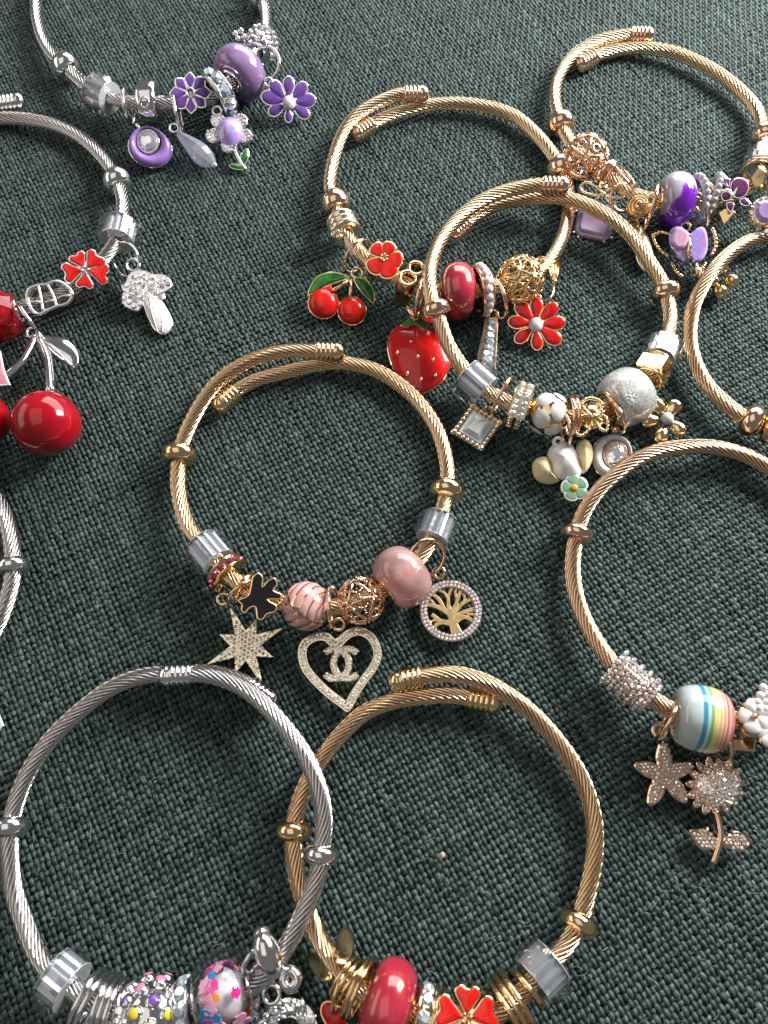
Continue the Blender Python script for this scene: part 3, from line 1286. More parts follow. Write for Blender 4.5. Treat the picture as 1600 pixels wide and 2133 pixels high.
def oval_pendant(name, label, u, v, z, a, b, su, sv, sa, sb, metal, fill, tilt, up=None, rot=0.0):
    """fat enamel oval with a faceted stone sunk in the middle"""
    o, fr = charm(name, label, 'pendant', u, v, z, up, tilt)
    k = fr.k
    c = fr.L(u, v)
    s = fr.L(su, sv)
    n = 44
    o1 = ellipse(c, a * k, b * k, rot, n)
    o2 = ellipse(s, sa * k * 1.12, sb * k * 1.12, rot, n)
    g = Geo()
    vs, fs = [], []
    lv = 11
    for i in range(lv + 1):
        t = i / lv
        h = math.sin(math.pi * min(1, t * 1.0)) ** 0.6 * 1.9
        for q in range(n):
            vs.append((o1[q][0] * (1 - t) + o2[q][0] * t, o1[q][1] * (1 - t) + o2[q][1] * t, h * (0.62 + 0.38 * (1 - t))))
    for i in range(lv):
        for q in range(n):
            q2 = (q + 1) % n
            fs.append((i * n + q, i * n + q2, (i + 1) * n + q2, (i + 1) * n + q))
    g.add(vs, fs, True)
    part('enamel_body', o, g, fill)
    g = Geo()
    plate(g, ellipse(c, a * k * 1.02, b * k * 1.02, rot, n), -0.9, 0.05, 0.2)
    part('metal_back', o, g, metal)
    g = Geo()
    gr = Matrix.Translation((0, 0, 0))
    tube(g, [(x, y, 0.75) for x, y in ellipse(s, sa * k * 1.05, sb * k * 1.05, rot, n)], 0.28, 8, True)
    part('bezel', o, g, metal)
    g = Geo()
    m = 12
    for rr, zz in ((1.0, 0.2), (1.0, 0.6), (0.78, 1.05), (0.45, 1.3)):
        pass
    rows = ((1.0, 0.2, 0), (1.0, 0.7, 0), (0.70, 1.7, 0.5), (0.36, 1.95, 0))
    vs, fs = [], []
    for rr, zz, of in rows:
        for q in range(m):
            t = 2 * math.pi * (q + of) / m
            x, y = sa * k * rr * math.cos(t), sb * k * rr * math.sin(t)
            vs.append((s[0] + x * math.cos(rot) - y * math.sin(rot), s[1] + x * math.sin(rot) + y * math.cos(rot), zz))
    for i in range(3):
        for q in range(m):
            q2 = (q + 1) % m
            fs.append((i * m + q, i * m + q2, (i + 1) * m + q2))
            fs.append((i * m + q, (i + 1) * m + q2, (i + 1) * m + q))
    fs.append(tuple(3 * m + q for q in range(m)))
    g.add(vs, fs, False)
    part('rhinestone', o, g, STONE)
    return o, fr


def px2mm(fr, pts, z=0.0, per=5, smooth=True):
    q = fr.Ls(pts, z)
    return crv(q, per) if smooth else q


# ================================================================ the bracelets
# ---------------------------------------------------------------- silver bracelet with purple charms
B1 = Bracelet('silver cable bracelet with lilac, purple and clear beads, cut by the top edge',
              [(150, -230, 2.2), (105, -130, 2.2), (82, -60, 2.2), (76, 0, 2.2), (82, 55, 2.4), (103, 103, 3), (137, 138, 3.8), (168, 168, 4.6), (212, 197, 5.4), (265, 212, 5.8), (330, 214, 6), (397, 214, 6.2),
               (455, 196, 6.4), (500, 152, 6.4), (535, 108, 5.2), (553, 68, 4), (554, 30, 3), (545, -8, 2.6), (520, -80, 2.2), (470, -150, 2.2), (400, -220, 2.2)], SILVER, SILVER_CABLE)
B1.stopper(137, 138, 28, 21)
B1.stopper(546, -4, 26, 19)
B1.crystal(212, 197, 40, 46)


def b(g, k):
    pr = []
    for i in range(15):
        t = -1 + 2 * i / 14
        pr.append((42 * k * (1.0 - 0.10 * abs(t) ** 4), 19 * k * t))
    pr = [(1.8, -18 * k)] + pr + [(1.8, 18 * k)]
    lathe(g, pr, 40)


o, M, k = B1.bead('barrel_bail', 314, 214, b, 'smooth silver barrel bail above the lilac oval pendant')
g = Geo()
torus(g, 9 * k, 3 * k, 20, 8, Matrix.Translation((40 * k, 0, 0)) @ Matrix.Rotation(math.pi / 2, 4, 'Y'))
part('bail_loop', o, g, SILVER)

o, fr = oval_pendant('oval_pendant', 'lilac enamel oval pendant with a clear round stone on silver', 313, 308, 3.2, 44, 39, 310, 297, 20, 22, SILVER, LILAC, 0.55, (313, 258), -0.25)
jump_ring(o, B1, 268, 222, R=33, r=3.6, turn=0.25)
g = Geo()
tube(g, [fr.L3(283, 258, 0.4), fr.L3(292, 270, 0.2)], 0.4, 8)
part('link', o, g, SILVER)

# briolette drop
o, fr = charm('teardrop_charm', 'clear faceted glass teardrop hanging on a silver ring', 'charm', 408, 312, 3.0, (370, 277), 0.35)
a, bb = Vector(fr.L3(369, 276, 0)), Vector(fr.L3(447, 345, 0))
ax = (bb - a)
Q = ax.normalized().to_track_quat('Z', 'Y').to_matrix().to_4x4()
Q.translation = a
L = ax.length
g = Geo()
lathe(g, [(0.05, 0), (0.7, 0.03 * L), (1.5, 0.2 * L), (2.6, 0.52 * L), (2.75, 0.66 * L), (2.3, 0.82 * L), (1.1, 0.97 * L), (0.05, L)], 9, False, Q)
part('glass_drop', o, g, GLASS_FROST)
g = Geo()
sphere(g, bb, 0.85, 14, 8)
part('end_ball', o, g, SILVER)
loop(o, fr, 363, 268, 9, 2.6, SILVER, 0.2)
jump_ring(o, B1, 372, 238, R=36, r=3.6, turn=0.2)

# star-petalled purple flower bead
c = (397, 194)
tips = [(397 + 44 * math.cos(math.radians(a)), 194 - 44 * math.sin(math.radians(a))) for a in (92, 137, 182, 227, 272, 317, 2, 47)]
flower_bead(B1, 397, 196, 8.6, tips, c, SILVER, PURPLE, 'silver flower bead with eight pointed purple enamel petals', 6.0, 0.7, 0.60, 'point', 2.6, 0, 0.10)
fr = Fr(397, 196, 8.6, 0.7)
g = Geo()
torus(g, 8 * fr.k, 2.4 * fr.k, 20, 8, Matrix.Translation((*fr.L(*c), 0.5)))
part('flower_centre', bpy.data.objects[[q.name for q in B1.root.children if q.name.startswith('flower_bead')][-1]], g, SILVER)
B1.rondelle(455, 196, 46, 30, STONE_AB, 'silver spacer set with aurora rhinestones beside the purple bead', 9, 14)
B1.round_bead(500, 152, 57, 34, BEAD_PURPLE, 'glossy mauve round glass bead with silver core')


def b(g, k):
    lathe(g, [(1.8, -26 * k), (24 * k, -26 * k), (30 * k, -12 * k), (30 * k, 14 * k), (22 * k, 26 * k), (1.8, 26 * k)], 28)


o, M, k = B1.bead('pave_bead', 543, 92, b, 'silver bead crusted with clear rhinestones')
g = Geo()
for j in range(5):
    for q in range(16):
        a = 2 * math.pi * (q + j % 2 * 0.5) / 16
        z = (-20 + 10 * j) * k
        rr = (29 + 2 * (j in (1, 2, 3))) * k
        gem(g, (rr * math.cos(a), rr * math.sin(a), z), 5.2 * k, nrm=(math.cos(a), math.sin(a), 0.03 * (j - 2)), n=6, tilt=0.3)
part('rhinestones', o, g, STONE, kind='stuff')
fr = Fr(499, 74, 5.5, 0.4)
g = Geo()
for du, dv in ((-9, -3), (3, -9), (10, 4), (-3, 8)):
    sphere(g, fr.L3(499 + du, 74 + dv, 0), 7 * fr.k, 12, 8)
tube(g, [fr.L3(505, 80, 0), fr.L3(525, 95, -0.5)], 0.5, 8)
part('ball_cluster', B1.root, g, SILVER, fr.M)

# opal flower with stem
o, fr = charm('opal_flower_charm', 'silver flower charm with lilac opal, sparkling petals and two green leaves', 'charm', 478, 300, 2.2, (456, 232), 0.45)
for du, dv in ((455, 252), (501, 252), (445, 283), (511, 284), (477, 304)):
    x, y = fr.L(du, dv)
    g = Geo()
    r = 16 * fr.k
    lathe(g, [(0.01, -0.5), (r, -0.5), (r, 0.3), (r * 0.8, 0.5), (0.01, 0.55)], 20, True, Matrix.Translation((x, y, 0)))
    pt = part('petal', o, g, SILVER)
    g = pave(ellipse((x, y), r * 1.05, r * 1.05), 0.48, 0.52, 0.55)
    part('rhinestones', pt, g, STONE_LILAC, kind='stuff')
g = Geo()
plate(g, ellipse(fr.L(480, 276), 27 * fr.k, 30 * fr.k, -0.3), 0.2, 1.0, 0.4, dome=1.6)
part('opal_stone', o, g, OPAL)
g = Geo()
tube(g, [fr.L3(486, 302, 0.3), fr.L3(494, 325, 0.3), fr.L3(505, 345, 0.2), fr.L3(519, 358, 0.2)], [0.55, 0.5, 0.5, 0.35], 8)
part('stem', o, g, SILVER)
cloison(o, fr, px2mm(fr, [(504, 345), (500, 328), (508, 314), (517, 310), (519, 326), (514, 340)]), -0.2, 0.3, SILVER, GREEN, 2.0, 'leaf')
cloison(o, fr, px2mm(fr, [(512, 352), (498, 342), (482, 342), (477, 347), (486, 353), (500, 355)]), -0.2, 0.3, SILVER, GREEN, 1.8, 'leaf')
loop(o, fr, 453, 233, 9, 3, SILVER, 0.4)
jump_ring(o, B1, 449, 205, R=38, r=3.8, turn=0.1)

o, fr = daisy('daisy_charm', 'purple enamel daisy charm with white centre, silver edged', 602, 214, 3.4,
              [(562, 169), (601, 158), (639, 173), (659, 208), (645, 245), (601, 257), (559, 238), (543, 199)], (602, 215), SILVER, PURPLE, 14, None, 0.75)
jump_ring(o, None, 551, 133, 5.0, 33, 3.8, SILVER, (-0.25, -0.45, 0.85))
loop(o, fr, 560, 172, 8, 2.6, SILVER, 0.2)

# ---------------------------------------------------------------- silver bracelet with red charms, left edge
B2 = Bracelet('silver cable bracelet with red flower and big cherries at the left edge',
              [(-95, 262, 2), (-40, 250, 2), (10, 246, 2), (62, 249, 2), (120, 262, 2), (180, 294, 2.1), (224, 340, 2.6), (246, 380, 3.4), (257, 425, 4.6), (250, 478, 5.4), (235, 515, 5.8), (190, 568, 6), (150, 602, 6), (100, 622, 6),
               (50, 640, 6.2), (5, 656, 6.2), (-60, 668, 6), (-130, 655, 5), (-190, 600, 4), (-215, 510, 3), (-200, 400, 2.2), (-150, 300, 2.2), (-70, 232, 2.6), (10, 216, 2.8)], SILVER, SILVER_CABLE)
B2.end_cap(1)
B2.stopper(246, 379, 30, 22)
B2.crystal(248, 485, 44, 46)
c = (178, 563)
flower_bead(B2, 178, 563, 9.2, [(156, 528), (207, 530), (227, 574), (176, 602), (131, 571)], c, SILVER, RED2,
            'silver flower bead with five heart shaped red enamel petals', 6.5, 0.7, 0.94, 'heart', 2.4, 4, 0.12)
fr = Fr(102, 622, 8.6, 0.6)
out = px2mm(fr, [(57, 622), (62, 602), (80, 594), (98, 592), (112, 586), (130, 590), (148, 606), (149, 622), (138, 633), (118, 638), (100, 646), (82, 654), (68, 648)])
g = Geo()
tube(g, [(x, y, 0) for x, y in out], 4.2 * fr.k, 8, True)
o = part('openwork_bead', B2.root, g, SILVER, fr.M, 'silver openwork butterfly wing bead beside the red flower')
for rib in ([(80, 594), (85, 618), (90, 648)], [(98, 592), (110, 612), (118, 638)], [(62, 630), (75, 628), (88, 632)], [(95, 630), (105, 626), (116, 628)], [(120, 622), (132, 616), (146, 616)]):
    g = Geo()
    tube(g, crv([fr.L3(u, v, 0.1) for u, v in rib], 5, False), 3.0 * fr.k, 8)
    part('rib', o, g, SILVER)
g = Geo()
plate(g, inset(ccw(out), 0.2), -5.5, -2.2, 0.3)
part('recess_shade_plate', o, g, RECESS_SHADE)  # bead body coloured dark to paint in the recess shade


def b(g, k):
    rows = [(2.2, -42), (34 * k, -40), (48 * k, -22), (53 * k, 0), (48 * k, 22), (34 * k, 40), (2.2, 42)]
    n = 14
    vs, fs = [], []
    for i, (r, z) in enumerate(rows):
        for q in range(n):
            a = 2 * math.pi * (q + 0.5 * (i % 2)) / n
            vs.append((r * math.cos(a), r * math.sin(a), z * k))
    for i in range(len(rows) - 1):
        for q in range(n):
            q2 = (q + 1) % n
            if i % 2 == 0:
                fs += [(i * n + q, i * n + q2, (i + 1) * n + q), (i * n + q2, (i + 1) * n + q2, (i + 1) * n + q)]
            else:
                fs += [(i * n + q, i * n + q2, (i + 1) * n + q2), (i * n + q, (i + 1) * n + q2, (i + 1) * n + q)]
    g.add(vs, fs, False)


o, M, k = B2.bead('faceted_bead', -2, 657, b, 'red faceted crystal bead at the left edge', GLASS_RED)
g = Geo()
for sg in (-1, 1):
    torus(g, 22 * k, 4 * k, 30, 8, Matrix.Translation((0, 0, sg * 42 * k)))
lathe(g, [(1.8, -42 * k), (2.15, -42 * k), (2.15, 42 * k), (1.8, 42 * k)], 20)
part('metal_sleeve', o, g, SILVER)

# mushroom charm
o, fr = charm('mushroom_charm', 'silver mushroom charm with rhinestone cap and white enamel stalk', 'charm', 305, 625, 1.6, (278, 552), 0.35)
cap = px2mm(fr, [(268, 573), (285, 563), (305, 566), (320, 572), (340, 572), (356, 585), (357, 602), (344, 612), (342, 626), (318, 634), (298, 640), (288, 650), (264, 642), (252, 624), (256, 610), (252, 597), (262, 588)])
g = Geo()
plate(g, cap, -0.9, 0.55, 0.25)
pc = part('mushroom_cap', o, g, SILVER)
part('rhinestones', pc, pave(cap, 0.78, 0.62, 0.9), STONE, kind='stuff')
for rib in ([(300, 566), (296, 590), (310, 612)], [(322, 572), (325, 592), (330, 614)], [(255, 604), (275, 612), (300, 625)]):
    g = Geo()
    tube(g, crv([fr.L3(u, v, 0.75) for u, v in rib], 5, False), 2.2 * fr.k, 6)
    part('ridge', pc, g, SILVER)
cloison(o, fr, px2mm(fr, [(298, 624), (312, 612), (330, 620), (348, 644), (360, 670), (357, 690), (341, 699), (324, 690), (311, 668), (302, 645)]), -0.8, 0.7, SILVER, WHITE, 2.4, 'mushroom_stalk', 0.15, 0.5)
g = Geo()
for ln in ([(312, 618), (316, 650), (330, 694)], [(316, 640), (335, 655), (340, 695)]):
    tube(g, crv([fr.L3(u, v, 1.2) for u, v in ln], 5, False), 1.5 * fr.k, 6)
part('ridge', o, g, SILVER)
loop(o, fr, 278, 553, 13, 3.5, SILVER, 0.3)
jump_ring(o, None, 262, 540, 4.2, 34, 2.4, SILVER, (-0.35, -0.55, 0.6))

# big cherries
o, fr = charm('cherry_pair_charm', 'pair of large glossy red ball cherries on silver stems with leaf', 'charm', 75, 705, 4.5, (60, 660), 0.1)


def cherry_ball(u, v, rpx, nm='cherry'):
    c0 = P(u, v, 7.5)
    r = rpx * mmpp(c0)
    c0 = P(u, v, r + 0.1)
    g = Geo()
    prof = []
    for i in range(25):
        t = math.pi * i / 24
        rr = r * math.sin(t) * (1 + 0.02 * math.sin(2 * t))
        zz = -r * math.cos(t) * (0.97 if t > 1.6 else 1.0)
        if t > 2.8:
            zz -= (t - 2.8) ** 2 * r * 2.4
        prof.append((max(rr, 0.01), zz))
    d = Vector((-0.12, 0.85, 0.30)).normalized()
    q = d.to_track_quat('Z', 'Y').to_matrix().to_4x4()
    q.translation = c0
    lathe(g, prof, 48, True)
    part(nm, o, g, CHERRY, q)
    return c0, r


c1, r1 = cherry_ball(97, 880, 69)
c2, r2 = cherry_ball(-42, 872, 60)
Mi = fr.Mi


def loc(p):
    return tuple(Mi @ Vector(p))


g = Geo()
tube(g, crv([loc(P(78, 702, 5)), loc(P(90, 722, 5.2)), loc(P(101, 755, 6)), loc(P(106, 818, 9))], 6, False), [0.75 + 0.02 * i for i in range(19)], 12)
part('stem', o, g, SILVER)
g = Geo()
tube(g, crv([loc(P(74, 700, 5)), loc(P(60, 730, 5.4)), loc(P(38, 762, 6)), loc(P(-20, 808, 7.5))], 6, False), 0.85, 12)
part('stem', o, g, SILVER)
g = Geo()
lf = px2mm(fr, [(78, 699), (108, 699), (138, 706), (158, 725), (165, 748), (161, 764), (152, 768), (134, 756), (108, 740), (90, 724)])
plate(g, lf, -0.2, 0.35, 0.2, dome=0.7)
pl_ = part('leaf', o, g, SILVER)
g = Geo()
tube(g, crv([fr.L3(80, 702, 0.7), fr.L3(110, 722, 1.1), fr.L3(150, 762, 0.7)], 6, False), 0.3, 8)
part('vein', pl_, g, SILVER)
jump_ring(o, B2, 62, 668, R=38, r=4.5, turn=0.2)
loop(o, fr, 68, 694, 11, 4, SILVER, 0.3)

# corner of a pink charm
o, fr = charm('pink_square_charm', 'corner of a pink enamel charm with silver frame at the left edge', 'charm', -20, 770, 9.0, None, 0.3)
cloison(o, fr, fr.Ls([(-70, 725), (2, 732), (10, 772), (23, 803), (-70, 812)]), -0.8, 0.3, SILVER, PALEPINK, 4, 'frame_plate', 0.05, 0.1)
jump_ring(o, B2, -30, 700, R=38, r=4, at=(-30, 664))

# ---------------------------------------------------------------- gold bracelet with red charms
B3 = Bracelet('gold cable bracelet with cherry, strawberry and red flower charms',
              [(852, 196, 4.8), (827, 198, 4.7), (783, 215, 4.3), (742, 241, 3.8), (716, 274, 3.2), (700, 315, 2.6), (690, 361, 2.4), (689, 395, 2.6), (700, 425, 3.2), (718, 478, 4.6), (750, 525, 5.6), (797, 562, 6), (855, 590, 6.3), (905, 604, 6.5), (955, 607, 6.7), (1005, 604, 6.5),
               (1085, 583, 6.2), (1135, 555, 5), (1165, 510, 3.6), (1182, 455, 2.6), (1184, 400, 2.2), (1168, 350, 2.2), (1130, 295, 2), (1070, 242, 1.9), (990, 219, 1.9), (910, 217, 1.9), (844, 231, 1.9), (797, 247, 1.9), (768, 264, 1.9)], ROSE, GOLD_CABLE_PALE)
B3.end_cap(0)
B3.end_cap(1)
B3.stopper(701, 424, 31, 24)
B3.stopper(1167, 352, 31, 22)


def b(g, k):
    pr = [(1.8, -22 * k)]
    for j in range(3):
        for i in range(7):
            a = math.pi * i / 6
            pr.append(((29 + 5 * math.sin(a)) * k, (-22 + 15 * j + 14.5 * i / 6) * k))
    pr.append((1.8, 23 * k))
    lathe(g, pr, 36)


o, M, k = B3.bead('ridged_bead', 724, 470, b, 'pale gold ridged bead with a small flower on its side', PALEGOLD, lo=0.05, hi=0.5)
fr = Fr(704, 483, 6.5, 0.6)
g = Geo()
for j in range(5):
    a = 2 * math.pi * j / 5
    sphere(g, (10 * fr.k * math.cos(a), 10 * fr.k * math.sin(a), 0), 8 * fr.k, 12, 8, (1, 1, 0.7))
sphere(g, (0, 0, 0.4), 5 * fr.k, 12, 8)
part('side_flower', o, g, PALEGOLD, fr.M)

# enamel cherries
o, fr = charm('cherry_charm', 'small red enamel cherries with two green leaves on gold', 'charm', 710, 615, 2.2, (742, 570), 0.5)
for cu, cv, r in ((674, 632, 33), (733, 647, 31)):
    x, y = fr.L(cu, cv)
    g = Geo()
    plate(g, ellipse((x, y), r * fr.k, r * fr.k), -1.2, 0.0, 0.15)
    pc = part('cherry', o, g, GOLD)
    g = Geo()
    rr = r * fr.k * 0.95
    sphere(g, (x, y, 0), rr, 30, 16, (1, 1, 0.62))
    part('enamel', pc, g, RED2)
g = Geo()
plate(g, fr.Ls([(660, 606), (690, 596), (696, 610), (680, 622)]), 0.2, 1.1, 0.2, dome=0.3)
part('cherry_shoulder', o, g, RED2)
cloison(o, fr, px2mm(fr, [(642, 618), (649, 592), (666, 574), (690, 568), (712, 571), (729, 580), (710, 588), (688, 596), (668, 605)]), 0.1, 0.7, GOLD, GREEN, 2.0, 'leaf', 0.08, 0.3)
cloison(o, fr, px2mm(fr, [(737, 583), (756, 581), (772, 595), (781, 617), (778, 635), (764, 624), (748, 606)]), 0.5, 1.1, GOLD, GREEN, 2.0, 'leaf', 0.08, 0.3)
g = Geo()
tube(g, [fr.L3(730, 583, 0.9), fr.L3(712, 594, 1.0), fr.L3(692, 606, 1.2)], 0.5, 8)
part('stem', o, g, GOLD)
g = Geo()
tube(g, [fr.L3(731, 583, 0.9), fr.L3(731, 600, 1.2), fr.L3(729, 624, 1.6)], 0.45, 8)
part('stem', o, g, GOLD)
loop(o, fr, 744, 571, 11, 3.2, GOLD, 0.6)
jump_ring(o, B3, 744, 534, R=37, r=3.6, metal=ROSE, turn=0.15)

flower_bead(B3, 799, 540, 9.0, [(775, 510), (816, 505), (840, 545), (815, 581), (768, 567)], (800, 537), GOLD, RED2,
            'gold flower bead with five rounded red enamel petals', 6.0, 0.6, 0.92, 'round', 3.0, 6, 0.1)
# twin tube bead
fr = Fr(853, 590, 4.0, 0.3)
g = Geo()
o = None
for (tu, tv, bu, bv, r) in ((850, 578, 838, 622, 20), (867, 557, 858, 600, 18)):
    top, bot = P(tu, tv, 10.2), P(bu, bv, 1.6)
    q = (top - bot).normalized().to_track_quat('Z', 'Y').to_matrix().to_4x4()
    q.translation = bot
    L = (top - bot).length
    rr = r * fr.k
    g = Geo()
    lathe(g, [(rr * 0.62, 0), (rr * 0.98, 0), (rr, 0.2), (rr, L - 0.3), (rr * 0.92, L), (rr * 0.70, L), (rr * 0.62, L - 0.3)], 28, closed=True)
    if o is None:
        o = part('twin_tube_bead', B3.root, g, GOLD, q, 'gold bead of two open tubes standing upright')
    else:
        part('tube', o, g, GOLD, q)

# strawberry
o, fr = charm('strawberry_charm', 'large red enamel strawberry charm with gold seeds and green leaf crown', 'charm', 872, 745, 1.4, (866, 665), 0.15)
body = px2mm(fr, [(836, 678), (817, 690), (807, 715), (809, 742), (821, 776), (840, 800), (862, 815), (880, 822), (901, 812), (925, 792), (940, 759), (938, 731), (929, 709), (911, 686), (884, 677), (860, 673)])
g = Geo()
plate(g, body, -1.0, 0.6, 0.25)
part('metal_back', o, g, GOLD)
g = Geo()
plate(g, inset(ccw(body), 0.18), 0.45, 0.95, 0.35, dome=1.5)
part('berry', o, g, RED)
for su, sv in ((856, 713), (828, 735), (871, 743), (902, 749), (849, 778), (878, 790), (907, 782)):
    g = Geo()
    sphere(g, fr.L3(su, sv, 2.15 - 0.0006 * ((su - 872) ** 2 + (sv - 745) ** 2) * 0.45), 0.62, 12, 8, (0.75, 1.1, 0.8))
    part('seed', o, g, GOLD)
cloison(o, fr, px2mm(fr, [(834, 686), (850, 673), (864, 668), (882, 669), (890, 684), (885, 697), (872, 688), (862, 684), (847, 690)], 0, 4), 1.1, 2.0, GOLD, GREEN, 1.8, 'leaf_crown', 0.08, 0.3)
g = Geo()
tube(g, [fr.L3(867, 668, 1.8), fr.L3(858, 652, 2.0), fr.L3(848, 641, 2.0)], [0.9, 0.85, 0.95], 10)
part('stem', o, g, ROSE)
jump_ring(o, B3, 874, 622, R=40, r=3.6, metal=ROSE, turn=0.1)

B3.round_bead(955, 606, 60, 36, BEAD_RED, 'glossy crimson round glass bead with gold core')


def b(g, k):
    for sg in (-1, 1):
        torus(g, 46 * k, 4 * k, 40, 8, Matrix.Translation((0, 0, sg * 9 * k)))
    lathe(g, [(1.8, -10 * k), (44 * k, -10 * k), (44 * k, 10 * k), (1.8, 10 * k)], 36)


o, M, k = B3.bead('pearl_spacer', 1006, 604, b, 'gold spacer ringed with small pink pearls')
for j in range(18):
    a = 2 * math.pi * j / 18
    g = Geo()
    sphere(g, (48 * k * math.cos(a), 48 * k * math.sin(a), 0), 8.6 * k, 14, 8)
    part('pearl', o, g, PEARL)
lattice_ball('heart_filigree_bead', B3, 1085, 583, 47, GOLD, 'gold openwork ball bead with cut out hearts', 'heart')

# tapered rhinestone bar
o, fr = charm('tapered_bar_charm', 'narrow tapered gold bar charm set with aurora rhinestones', 'charm', 1014, 715, 1.8, (1028, 655), 0.2)
out = fr.Ls([(1009, 664), (1038, 664), (1032, 778), (990, 770)])
g = Geo()
plate(g, out, -0.9, 0.5, 0.2)
part('setting', o, g, PALEGOLD)
for j in range(8):
    t = (j + 0.5) / 8
    g = Geo()
    u0 = 1024 + (1011 - 1024) * t
    gem(g, fr.L3(u0, 668 + 103 * t, 0.55), (9.5 + 6.5 * t) * fr.k * 0.9, n=8)
    part('rhinestone', o, g, STONE_AB)
loop(o, fr, 1026, 656, 11, 3.4, GOLD, 0.2)
jump_ring(o, B3, 1036, 622, R=42, r=3.8, metal=ROSE, turn=0.1)

o, fr = daisy('daisy_charm', 'red enamel daisy charm with white centre, gold edged', 1116, 677, 3.0,
              [(1118, 619), (1161, 633), (1179, 672), (1168, 716), (1120, 731), (1073, 714), (1057, 669), (1075, 628)], (1116, 677), GOLD, RED, 15, None, 0.6)
jump_ring(o, None, 1132, 582, 5.2, 44, 3.8, ROSE, (0.75, -0.2, 0.6))
loop(o, fr, 1118, 622, 8, 2.8, GOLD, 0.1)


def gold_leaf(root, u, v, z, tilt, pts, label, metal=GOLD, normal=None):
    fr = Fr(u, v, z, tilt, None, normal)
    g = Geo()
    plate(g, px2mm(fr, pts), -0.5, 0.2, 0.2, dome=0.15)
    o = part('leaf_plate', root, g, metal, fr.M, label)
    return o, fr


gold_leaf(B3.root, 1160, 545, 3.0, -0.3, [(1148, 500), (1168, 515), (1170, 550), (1158, 585), (1145, 570), (1140, 535)], 'polished gold leaf petal mirroring the cloth', GOLD, (-0.35, 0.65, 0.65))

# ---------------------------------------------------------------- gold bracelet with purple charms, upper right
B4 = Bracelet('gold cable bracelet with violet beads and opal butterfly, uppermost of the gold ones',
              [(1322, 73, 3.2), (1300, 74, 3.2), (1256, 82, 3.1), (1222, 97, 3), (1195, 116, 2.8), (1174, 141, 2.6), (1160, 172, 2.4), (1157, 208, 2.4), (1169, 257, 3), (1195, 305, 4.2), (1230, 336, 5.6), (1290, 385, 5.8), (1340, 412, 6), (1410, 417, 6.6), (1470, 414, 6.4), (1530, 404, 6.2),
               (1578, 375, 5.6), (1592, 335, 5), (1594, 285, 3.5), (1580, 235, 2.2), (1542, 190, 2), (1482, 145, 2), (1410, 112, 1.9), (1345, 100, 1.9), (1292, 103, 1.9), (1254, 112, 1.9), (1232, 122, 1.9)], ROSE, GOLD_CABLE_PALE)
B4.end_cap(0)
B4.end_cap(1)
B4.stopper(1169, 257, 28, 20, hi=0.5)
B4.stopper(1594, 280, 28, 20, lo=0.5)
B4.crystal(1590, 335, 40, 42)
B4.ring(1586, 362, 36, 5, 2, 9)
lattice_ball('filigree_bead', B4, 1224, 322, 45, ROSE, 'rose gold filigree ball bead beside the stopper', 'tri')
B4.ring(1262, 362, 26, 8, 1, label='wide gold ring bead beside the filigree ball')
fr = Fr(1331, 428, 8.2, 0.6)
g = Geo()
sp = []
for j in range(60):
    t = j / 59
    a = t * 6.28 * 3
    sp.append(((3 + 20 * t) * fr.k * math.cos(a), (3 + 20 * t) * fr.k * math.sin(a), 1.4 * (1 - t)))
tube(g, sp, 2.4 * fr.k, 8)
o = part('rose_bead', B4.root, g, GOLD, fr.M, 'small gold rose bead with coiled petals')
g = Geo()
lathe(g, [(0.01, -4.5), (15 * fr.k, -4.5), (24 * fr.k, -2.0), (24 * fr.k, 0), (0.01, 1.0)], 24)
part('rose_body', o, g, GOLD)
B4.round_bead(1410, 417, 56, 34, BEAD_VIOLET, 'white glass bead swirled with bright violet')
for (uu, vv, RR, nm, tn) in ((1453, 414, 46, 'clear beaded spacer ring against the violet bead', 0.0), (1482, 413, 46, 'clear beaded spacer ring, tilted, beside the purple orchid', -0.45)):
    o, M, k = B4.bead('beaded_spacer', uu, vv, lambda g, k: torus(g, RR * k * 0.86, 7 * k, 40, 10), nm, PEARLC, turn=tn)
    g = Geo()
    for j in range(22):
        a = 2 * math.pi * j / 22
        sphere(g, (RR * k * math.cos(a), RR * k * math.sin(a), 0), 6.6 * k, 10, 7)
    part('seed_beads', o, g, PEARLC, kind='stuff')
B4.ring(1466, 414, 34, 4, 1, turn=0.3)
# orchid
fr = Fr(1528, 398, 9.5, 0.75)
g = Geo()
plate(g, fr.Ls([(1496, 440), (1518, 428), (1535, 440), (1508, 468)]), -6.5, -1.5, 0.3)
o = part('orchid_bead', B4.root, g, GOLD, fr.M, 'plum enamel orchid bead with silver outlines')
for pts in ([(1520, 398), (1524, 378), (1538, 370), (1556, 376), (1561, 392), (1553, 408), (1538, 414), (1526, 408)],
            [(1500, 362), (1504, 358), (1514, 370), (1522, 374), (1518, 394), (1510, 386), (1500, 376)],
            [(1503, 402), (1512, 398), (1524, 404), (1522, 416), (1510, 420), (1502, 414)],
            [(1512, 424), (1524, 420), (1530, 428), (1524, 442), (1516, 438)],
            [(1540, 416), (1552, 412), (1564, 424), (1556, 430), (1544, 426)]):
    cloison(o, fr, px2mm(fr, pts), -1.6, 0.2, SILVER, PLUM, 2.2, 'petal', 0.08, 0.15)
g = Geo()
plate(g, px2mm(fr, [(1512, 394), (1522, 396), (1526, 402), (1538, 386), (1530, 408), (1520, 406)], 0, 4), 0.2, 0.5, 0.1)
part('orchid_lip', o, g, SILVER)

